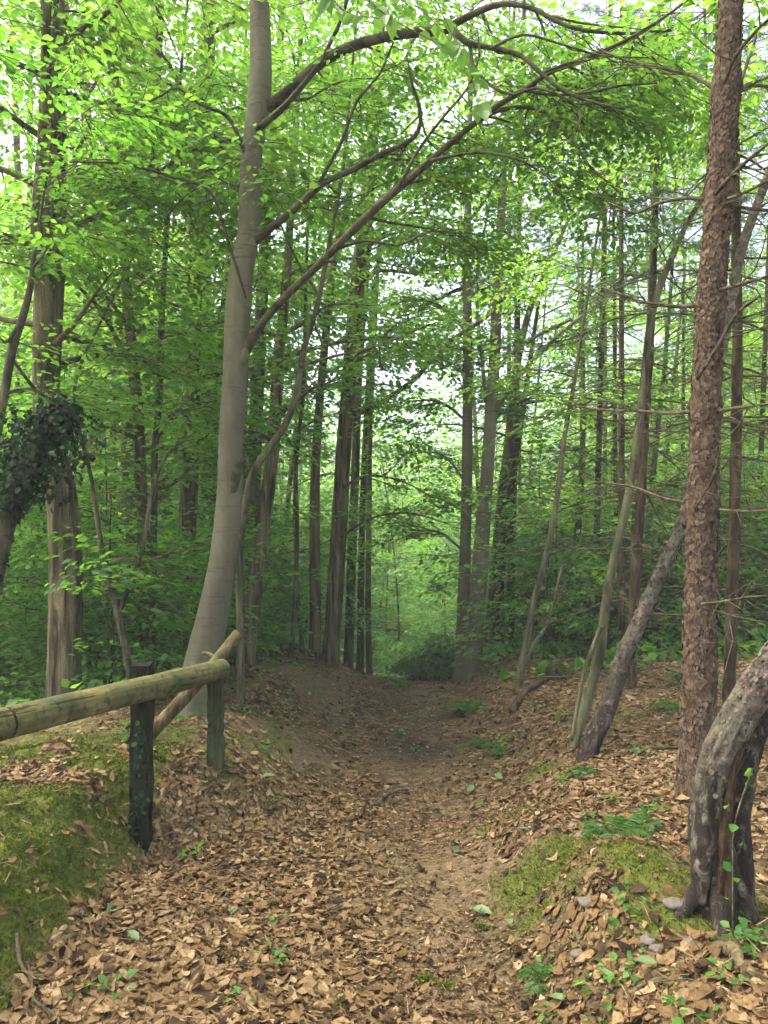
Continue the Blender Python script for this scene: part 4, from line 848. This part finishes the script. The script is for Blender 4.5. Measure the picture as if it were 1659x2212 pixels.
# ivy-clad trunk at the left edge
t = thing('ivy_clad_stem', 'leaning stem smothered in dark ivy at the left edge', 'tree', (*at(-45, 1500, 4.9)[:2], float(ground(*at(-45, 1500, 4.9)[:2]))))
P = trunk_path([(-60, 1560, 50), (-30, 1330, 46), (5, 1150, 44), (45, 1040, 40), (85, 960, 30), (120, 900, 16), (140, 860, 8)], 4.9); S = spline(P, .1)
m = MB(); tube(m, S, 12, .1, 2, 3); m.build('trunk', M['dark_bark'], t)
n = 4600; tt = rng.random(n)**.6; p, dr = along(S, .2+.78*tt); bul = .03+.22*np.exp(-((tt-.80)/.15)**2)
k = nrm(rng.normal(0, 1, (n, 3))); Pv = p[:, :3]+k*(bul*rng.uniform(.4, 1.15, n)*np.clip(1+1.5*fbm(p[:, 0]*5+k[:, 0]*2.2, k[:, 1]*2.2, p[:, 2]*5, 3), .25, 2.2))[:, None]*[1.35, 1, 1]
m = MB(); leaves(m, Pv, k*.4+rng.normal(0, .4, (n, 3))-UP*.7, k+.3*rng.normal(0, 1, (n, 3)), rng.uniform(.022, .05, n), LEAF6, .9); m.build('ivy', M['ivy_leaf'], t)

def fern_mesh(nf, ln, seed):
    r = np.random.default_rng(seed); lm = MB(); sm = MB()
    for f in range(nf):
        a = f*6.283/nf+r.normal(0, .25); h = np.array([math.cos(a), math.sin(a), 0]); s = np.array([-h[1], h[0], 0]); l = ln*r.uniform(.7, 1.1); up = r.uniform(.75, 1.2)
        t = np.linspace(0, 1, 17)[:, None]; R = h*(t*l)*.9+UP*(l*up*t-l*up*1.05*t**2.2)
        tube(sm, np.hstack([R[::4], np.full((5, 1), .0025)]), 3, cap=False)
        for sgn in (-1, 1):
            wd = l*.30*np.sin(np.clip(t[2:, 0]*.9+.12, 0, 1)*math.pi)**.8+.008
            A = s*sgn+h*.45-UP*.15+r.normal(0, .06, (15, 3)); leaves(lm, R[2:], A, np.tile(UP, (15, 1))+r.normal(0, .12, (15, 3)), wd, LEAF6, .24, np.clip(r.normal(.5, .2, 15), 0, 1))
    return sm, lm
proto = None
FERN = [(1325, 1790, 3.5, .8, 'fern with dark fronds on the mossy right bank before the pine'), (1010, 1530, 7.6, 1.15, 'fern clump at the right lane edge below the twin trunks'), (1040, 1600, 6.3, .6, 'small pale fern on the right lane edge'),
 (1085, 1590, 6.0, .5, 'tiny fern beside the leaf covered right bank path edge'), (1170, 1960, 2.75, .45, 'fern seedling on the low mossy edge right of the lane'), (1260, 1690, 4.6, .5, 'fern at the foot of the crooked birch'), (1400, 1790, 3.6, .45, 'pale fern tuft between mossy hump and pine base'), (1480, 1480, 7.4, .9, 'spreading fern behind the big scaly pine'), (1450, 1560, 6.2, .8, 'light green fern on the leafy floor left of the scaly pine'), (1200, 1480, 8.4, 1.1, 'fern by the mossy stump on the right bank'), (860, 1490, 9.5, 1.0, 'fern where the lane drops out of sight'), (1300, 1450, 9., 1.1, 'fern between the slim leaning stem and the pine stem')]
for px, py, d, sc, lb in FERN:
    x = at(px, py, d)[0]; loc = (float(x), d, float(ground(x, d))+.005)
    if proto is None:
        proto = thing('fern', lb, 'fern', (0, 0, 0)); sm, lm = fern_mesh(9, .34, 3); sm.build('stalks', M['fern_leaf'], proto); lm.build('fronds', M['fern_leaf'], proto); r = proto
    else:
        r = proto.copy(); C.collection.objects.link(r); r['label'] = lb
        for ch in list(proto.children): c = ch.copy(); C.collection.objects.link(c); c.parent = r
    sc *= .78; r.location = loc; r.scale = (sc,)*3; r.rotation_euler = (0, 0, rng.uniform(0, 6.28)); r['group'] = 'ferns on the woodland floor'

def seedling(n, s, seed, wr=.7):
    r = np.random.default_rng(seed); m = MB(); k = nrm(r.normal(0, 1, (n, 3))*[1, 1, .5]); k[:, 2] = np.abs(k[:, 2])
    P = k*[s*.7, s*.7, s*.9]*r.uniform(.2, 1, (n, 1)); leaves(m, P, k*[1, 1, .2]+r.normal(0, .2, (n, 3)), UP+r.normal(0, .3, (n, 3)), s*r.uniform(.35, .6, n), LEAF6, wr, r.random(n)); return m
protos = []
WEED = []
for i in range(46):
    d = rng.uniform(2., 8); px = rng.uniform(900, 1650) if i % 3 else rng.uniform(0, 640)
    x = at(px, 0, d)[0]; u = x-lane_x(d)
    if -.9 < u < .35: continue
    WEED.append((x, d, rng.uniform(.5, 1.1)))
for px, py, d in ((400, 1740, 4.0), (415, 1748, 4.05), (600, 1900, 3.3), (590, 1960, 3.0), (520, 2060, 2.7), (270, 2085, 2.5), (90, 2140, 2.4), (1180, 1910, 2.8), (1340, 1890, 2.75), (1360, 1900, 2.8), (1280, 1960, 2.55), (1600, 1900, 2.5), (1620, 1930, 2.5), (1640, 2000, 2.4), (1580, 2010, 2.3), (1500, 2080, 2.2), (1450, 2040, 2.3), (1380, 1960, 2.5), (880, 1530, 7.6), (860, 1560, 6.9), (900, 1590, 6.3), (700, 1530, 7.6), (610, 1560, 6.5), (560, 1500, 7.3)):
    WEED.append((at(px, py, d)[0], d, rng.uniform(.6, 1.1)))
for i in range(60):
    d = rng.uniform(3.6, 9.5); u = rng.uniform(.75, 4.2) if i % 4 else rng.uniform(-2.4, -.8); x = u+lane_x(d)
    if abs(x) < .5*d*1.1: WEED.append((x, d, rng.uniform(.5, 1.3)))
for i, (x, y, sc) in enumerate(WEED):
    t = thing('seedling', 'small green seedling growing through the leaf litter', 'seedling', (float(x), float(y), float(ground(x, y))+.012), 'seedlings on the woodland floor')
    t.scale = (sc,)*3; t.rotation_euler = (0, 0, rng.uniform(0, 6))
    if len(protos) < 4: o = seedling(11, .075, len(protos)+20).build('leaves', M['low_leaf'], loc=(0, 0, 1e-9)); o.location = (0, 0, 0); protos.append(o)
    else: o = protos[i % 4].copy(); C.collection.objects.link(o)
    o.parent = t
# climbing bramble on the old birch
m = MB(); n = 10; Pv = np.array([at(1585+rng.normal(0, 20), py, 2.5) for py in np.linspace(1660, 2020, n)])
leaves(m, Pv, rng.normal(0, 1, (n, 3))+[0, -.6, -.4], np.array([0, -1, .5])+rng.normal(0, .4, (n, 3)), rng.uniform(.02, .04, n), LEAF6, .8, rng.uniform(.2, .8, n))
t = thing('climbing_bramble', 'bright leafy creeper climbing the split birch at the right edge', 'creeper', (*Pv[-1][:2], float(ground(*Pv[-1][:2]))))
m.build('leaves', M['low_leaf'], t); m = MB(); tube(m, spline(np.hstack([Pv[::3], np.full((len(Pv[::3]), 1), .003)]), .05), 5); m.build('stem', M['twig'], t)
# ivy on the ground and round the tall post
def ivy_patch(label, P, N, s0, s1, group=None):
    m = MB(); n = len(P); leaves(m, P, rng.normal(0, 1, (n, 3)), N+rng.normal(0, .35, (n, 3)), rng.uniform(s0, s1, n), LEAF6, .95); return m
gx_ = rng.uniform(.8, 6, 5200); gy_ = rng.uniform(7.8, 16, 5200); k = (gx_ < .5*gy_*1.15) & (fbm(gx_*.9, gy_*.9, 5, 4) > -.12) & (gx_-lane_x(gy_) > .9)
gx_, gy_ = gx_[k], gy_[k]; P = np.stack([gx_, gy_, ground(gx_, gy_)+rng.uniform(.02, .22, len(gx_))], 1)
o = ivy_patch('', P, np.tile(UP, (len(P), 1)), .06, .12).build('ground_cover', M['low_leaf']); tag(o, 'low dark green ground cover under the right hand thicket', 'ground cover', kind='stuff')
gx_ = rng.uniform(-7, -1.6, 5200); gy_ = rng.uniform(6.0, 15, 5200); k = (gx_ > -.5*gy_*1.15) & (fbm(gx_*.9, gy_*.9, 8, 4) > -.05) & (gx_-lane_x(gy_) < -1.7)
gx_, gy_ = gx_[k], gy_[k]; P = np.stack([gx_, gy_, ground(gx_, gy_)+rng.uniform(.02, .25, len(gx_))], 1)
o = ivy_patch('', P, np.tile(UP, (len(P), 1)), .06, .12).build('undergrowth', M['low_leaf']); tag(o, 'low green undergrowth behind the left bank', 'undergrowth', kind='stuff')
# pale fresh leaves on the lane
p0 = None
for px, py, d in ((300, 2048, 0), (230, 1985, 0), (500, 1990, 0), (880, 1930, 0), (980, 1852, 0), (960, 1770, 0), (1010, 1720, 0), (1085, 1692, 0), (1020, 1975, 0), (1095, 2000, 0), (1330, 2140, 0), (1220, 2180, 0), (940, 1720, 0), (1120, 1800, 0), (690, 1540, 0), (610, 1530, 0), (850, 1545, 0), (560, 1690, 0), (575, 1820, 0), (640, 1850, 0), (1420, 2100, 0)):
    lo, hi = 1.5, 12.                                          # where that line of sight meets the ground
    for _ in range(30):
        mid = (lo+hi)/2; q = at(px, py, mid)
        if q[2] > float(ground(q[0], q[1])): lo = mid
        else: hi = mid
    if p0 is None:
        m = MB(); leaves(m, np.zeros((1, 3)), np.array([[0, 1., 0]]), np.array([[0, 0, 1.]]), .085, LEAF6, .5, np.array([.5])); o = p0 = m.build('fallen_leaf', M['green_litter'])
    else: o = p0.copy(); C.collection.objects.link(o)
    o.location = (q[0], q[1], q[2]+.03); o.rotation_euler = (rng.normal(0, .25), rng.normal(0, .25), rng.uniform(0, 6.28)); s = rng.uniform(.7, 1.25); o.scale = (s,)*3
    tag(o, 'pale green fresh leaf lying on the brown litter', 'leaf', 'fresh green leaves fallen on the lane')

# ---------------------------------------------------------------- log fence
def gpt(px, d): x = at(px, 0, d)[0]; return np.array([x, d, float(ground(x, d))])
F = thing('log_fence', 'rustic fence of one round log rail on two posts at the left', 'fence', gpt(300, 3.9))
m = MB()
a, b = np.array([*at(-190, 1610, 2.75), 0]), None
R0 = at(10, 1563, 3.02); R1 = at(478, 1446, 4.62); ax = nrm(R1-R0)
def log(m, p, q, r, seg=26, rough=.03, seed=0):
    n = int(np.linalg.norm(q-p)/.03)+2; t = np.linspace(0, 1, n)[:, None]; S = np.hstack([p+(q-p)*t, np.full((n, 1), r)]); 
    S = np.vstack([S[:1], S[:1], S, S[-1:], S[-1:]]); S[0, 3] = r*.9; S[-1, 3] = r*.9; S[0, :3] -= nrm(q-p)*.004; S[1, :3] -= nrm(q-p)*.0015; S[-1, :3] += nrm(q-p)*.004; S[-2, :3] += nrm(q-p)*.0015
    tube(m, S, seg, rough, 1.2, 2.2, seed=seed)
log(m, R0+ax*.012, R1, .0625, seed=1.); m.build('rail', M['rail'], F)
m = MB(); log(m, R0-ax*1.3, R0-ax*.012, .064, seed=7.); m.build('rail', M['rail'], F)
m = MB(); log(m, R0-ax*.0145, R0+ax*.0145, .057, rough=.01, seed=3.); m.build('rail_joint', M['post'], F)
for s in (.235, .95):                       # nail heads where the rail meets the posts
    p = R0+(R1-R0)*(.57 if s < .5 else .965)+np.array([.03, -.05, .028]); m = MB(); tube(m, np.array([[*(p+[0, .02, 0]), .007], [*p, .007]]), 8); m.build('nail', M['post'], F)
def post(px, py, d, w, mt, lean=0.):
    x, y, z = gpt(px, d); top = at(px, py, d)[2]; m = MB(); w2 = w/2; V = []
    hs = np.concatenate([[-.2], np.linspace(0, top-z, 14)])
    for h in hs:
        for cx, cyy in ((-1, -1), (-.3, -1.06), (.4, -1.02), (1, -1), (1.04, 0), (1, 1), (0, 1.03), (-1, 1), (-1.03, .1)):
            j = rng.normal(0, .0035, 2); V.append([x+cx*w2+j[0]+lean*h, y+cyy*w2+j[1], z+h])
    n = 9; k = len(hs); V[-n:] = [[v[0]+(x+lean*(top-z)-v[0])*.06, v[1]+(y-v[1])*.06, v[2]+rng.normal(0, .006)] for v in V[-n:]]
    V = np.array(V+[[x+lean*(top-z), y, top+.004]]); i = np.arange(k-1)[:, None]*n; j = np.arange(n)[None]; j2 = (j+1) % n
    m.add(V, np.stack([i+j, i+j2, i+n+j2, i+n+j], -1).reshape(-1, 4), np.stack([(k-1)*n+np.arange(n), (k-1)*n+(np.arange(n)+1) % n, np.full(n, k*n)], 1))
    o = m.build('post', M[mt], F, smooth=False); return o
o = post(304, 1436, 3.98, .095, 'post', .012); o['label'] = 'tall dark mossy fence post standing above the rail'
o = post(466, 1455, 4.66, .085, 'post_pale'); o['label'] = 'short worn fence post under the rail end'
# ivy on the tall post
n = 60; py = rng.uniform(1560, 1800, n); Pv = np.array([at(300+rng.uniform(-22, 24), q, 3.90) for q in py])
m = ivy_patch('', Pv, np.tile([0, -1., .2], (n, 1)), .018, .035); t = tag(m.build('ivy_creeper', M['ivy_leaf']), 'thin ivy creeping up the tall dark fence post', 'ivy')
# leaning pole behind the rail
P0 = at(330, 1580, 4.45); P1 = at(517, 1368, 4.72); m = MB()
S = spline(np.array([[*(P0-nrm(P1-P0)*.1), .04], [*P0, .041], [*((P0+P1)/2+[.005, 0, -.01]), .038], [*P1, .036]]), .03); tube(m, S, 16, .08, 1.5, 3)
q = P0+(P1-P0)*.72; tube(m, spline(np.array([[*q, .02], [*(q+[-.05, 0, .035]), .014], [*(q+[-.085, 0, .04]), .007]]), .02), 8, .1)
o = m.build('leaning_pole', M['pale_wood']); tag(o, 'barkless pole propped diagonally behind the log rail', 'pole')

# sticks, stump, stones
def stick(label, p, q, d0, d1, r, name='fallen_branch', mt='dead_twig', lift=.02):
    P = []
    for t in np.linspace(0, 1, 6):
        x = at(p+(q-p)*t, 0, d0+(d1-d0)*t)[0]; y = d0+(d1-d0)*t; x += rng.normal(0, .012); P.append([x, y, float(ground(x, y))+lift+rng.normal(0, .006), r*(1-.5*t)])
    P = np.array(P); m = MB(); tube(m, spline(P, .05), 7, .15, 2, 6)
    for b in branchlets(P, 2, .25, .3, .1): tube(m, b, 4)
    return tag(m.build(name, M[mt]), label, 'stick', 'fallen sticks')
stick('long thin stick lying on the leaves left of the scaly pine', 1370, 1500, 4.75, 4.9, .014)
stick('straight stick lying behind the split birch at the right edge', 1440, 1700, 4.2, 4.0, .02)
stick('curved fallen bough by the mossy stump on the right bank', 1110, 1215, 6.9, 8.2, .035, mt='red_bark', lift=.04)
stick('small forked stick on the lane centre', 800, 880, 4.9, 5.3, .012, mt='dark_bark')
stick('short grey stick low on the right bank in front of the birch', 1340, 1440, 2.42, 2.38, .012)
stick('pale branch piece lying at the lower right corner', 1560, 1680, 2.45, 2.2, .022, mt='pale_wood')
stick('dead bough on the bank behind the leaning brown trunk', 610, 690, 9.1, 9.4, .05, mt='dark_bark', lift=.1)
stick('thin twig lying in the lower left corner', 0, 150, 2.3, 2.5, .008, mt='dark_bark')
stick('slender twig at the foot of the left moss bank', 40, 120, 2.9, 2.5, .008)
x, y, z = gpt(1202, 7.9); m = MB(); tube(m, spline(np.array([[x, y, z-.1, .12], [x, y, z+.06, .10], [x+.01, y, z+.13, .09]]), .03), 18, .12, 1.5, 4, lobes=.3)
t = thing('tree_stump', 'low mossy stump on the leafy right bank', 'stump', (x, y, z)); m.build('stump', M['dark_bark'], t)
n = 500; k = nrm(rng.normal(0, 1, (n, 3))); k[:, 2] = np.abs(k[:, 2]); m = MB(); leaves(m, np.array([x, y, z+.05])+k*[.12, .12, .10], k+rng.normal(0, .4, (n, 3)), rng.normal(0, 1, (n, 3)), .03, LEAF4, .3); m.build('moss_cap', M['moss'], t)
for i, (px, py, d, r, lb) in enumerate(((1455, 1890, 2.72, .03, 'larger pale stone left of the split birch base'), (1400, 1940, 2.6, .025, 'whitish flint stone below the mossy hump'), (1420, 1960, 2.55, .02, 'small pale pebble stone next to the whitish flint'), (1497, 1965, 2.52, .026, 'pale chunky stone right against the split birch foot'), (1270, 1870, 2.95, .03, 'grey white stone half buried in the mossy hump edge'), (1250, 1935, 2.75, .022, 'small buff stone on the lane side of the mossy hump'), (470, 1555, 5.3, .06, 'pale stone on the bank between fence post and beech foot'))):
    k = nrm(np.array([[math.sin(a)*math.cos(b), math.sin(a)*math.sin(b), math.cos(a)] for a in np.linspace(.001, math.pi-.001, 9) for b in np.linspace(0, 2*math.pi, 12, endpoint=False)]))
    V = k*(r*(1+.35*fbm(k[:, 0]*1.5+i*7, k[:, 1]*1.5, k[:, 2]*1.5, 3)*2))[:, None]*[1.25, .9, .7]; x, y, z = gpt(px, d)
    q = np.array([[a*12+b, (a+1)*12+b, (a+1)*12+(b+1) % 12, a*12+(b+1) % 12] for a in range(8) for b in range(12)])
    m = MB(); m.add(V, q); o = m.build('stone', M['stone'], loc=(0, 0, 1e-9)); o.location = (x, y, z+r*.35); tag(o, lb, 'stone', 'pale stones on the banks')
p0 = None
for px, py, d, lb in ((850, 2090, 2.42, 'dark green moss tuft at the bottom centre of the lane'), (965, 1950, 2.85, 'moss tuft right of the lane centre'), (920, 1935, 2.9, 'flat moss tuft on the lane middle'), (1040, 1830, 3.3, 'mossy tussock at the right lane edge'), (675, 1745, 4.1, 'tiny moss tuft on the lane left of centre'), (735, 1990, 2.75, 'brownish moss tuft left of the lane centre line'), (1390, 2195, 2.2, 'bright moss cushion at the bottom right of the lane')):
    if p0 is None:
        n = 420; k = nrm(rng.normal(0, 1, (n, 3))); k[:, 2] = np.abs(k[:, 2]); m = MB(); leaves(m, k*[.05, .05, .018]*rng.random((n, 1))**.5, k+rng.normal(0, .5, (n, 3))+UP*.4, rng.normal(0, 1, (n, 3)), rng.uniform(.012, .028, n), LEAF4, .3); o = p0 = m.build('moss_tuft', M['moss'])
    else: o = p0.copy(); C.collection.objects.link(o)
    x, y, z = gpt(px, d); o.location = (x, y, z+.008); s = rng.uniform(.5, .95); o.scale = (s, s, s*.7); o.rotation_euler = (0, 0, rng.uniform(0, 6)); tag(o, lb, 'moss', 'moss tufts on the lane')
# big near leaves hanging in at the top of the picture
t = thing('hanging_twig', 'close bright leafy twig hanging in at the top centre', 'twig', at(800, -120, 2.6)); lm, tm = MB(), MB()
for sp in ([(700, -120, 5), (770, -30, 4), (830, 30, 3), (900, 70, 2), (960, 100, 1.5)], [(780, -100, 4), (860, -20, 3), (930, 40, 2), (1000, 120, 1.5)], [(900, -100, 4), (960, 40, 3), (1010, 140, 2), (1040, 260, 1.5)], [(660, -80, 4), (740, 20, 3), (820, 40, 2)]):
    P = spline(limb_path(sp, 2.6, 2.3), .05); tube(tm, P, 5); tt = rng.random(12)**.6; p, dr = along(P, tt)
    leaves(lm, p[:, :3], dr+rng.normal(0, .6, (12, 3))-UP*.5, np.array([0, -.8, .5])+rng.normal(0, .4, (12, 3)), rng.uniform(.045, .075, 12), LEAF6, .62, rng.uniform(.5, 1, 12))
tm.build('stem', M['twig'], t); lm.build('leaves', M['beech_leaf'], t)

# ---------------------------------------------------------------- woodland air
m = MB(); x0, x1, y0, y1, z0, z1 = -70, 70, -12, 75, -14, 26
m.add([[x0, y0, z0], [x1, y0, z0], [x1, y1, z0], [x0, y1, z0], [x0, y0, z1], [x1, y0, z1], [x1, y1, z1], [x0, y1, z1]],
      [[3, 2, 1, 0], [4, 5, 6, 7], [0, 1, 5, 4], [1, 2, 6, 5], [2, 3, 7, 6], [3, 0, 4, 7]])
hm = bpy.data.materials.new('haze'); hm.use_nodes = True; t = hm.node_tree; t.nodes.remove(t.nodes['Principled BSDF'])
pv = node(t, 'ShaderNodeVolumePrincipled'); pv.inputs['Color'].default_value = (.92, .96, .88, 1); pv.inputs['Density'].default_value = .003
t.links.new(pv.outputs[0], t.nodes['Material Output'].inputs['Volume'])
tag(m.build('haze', hm, smooth=False), 'thin pale air between the trees', 'haze', kind='stuff')
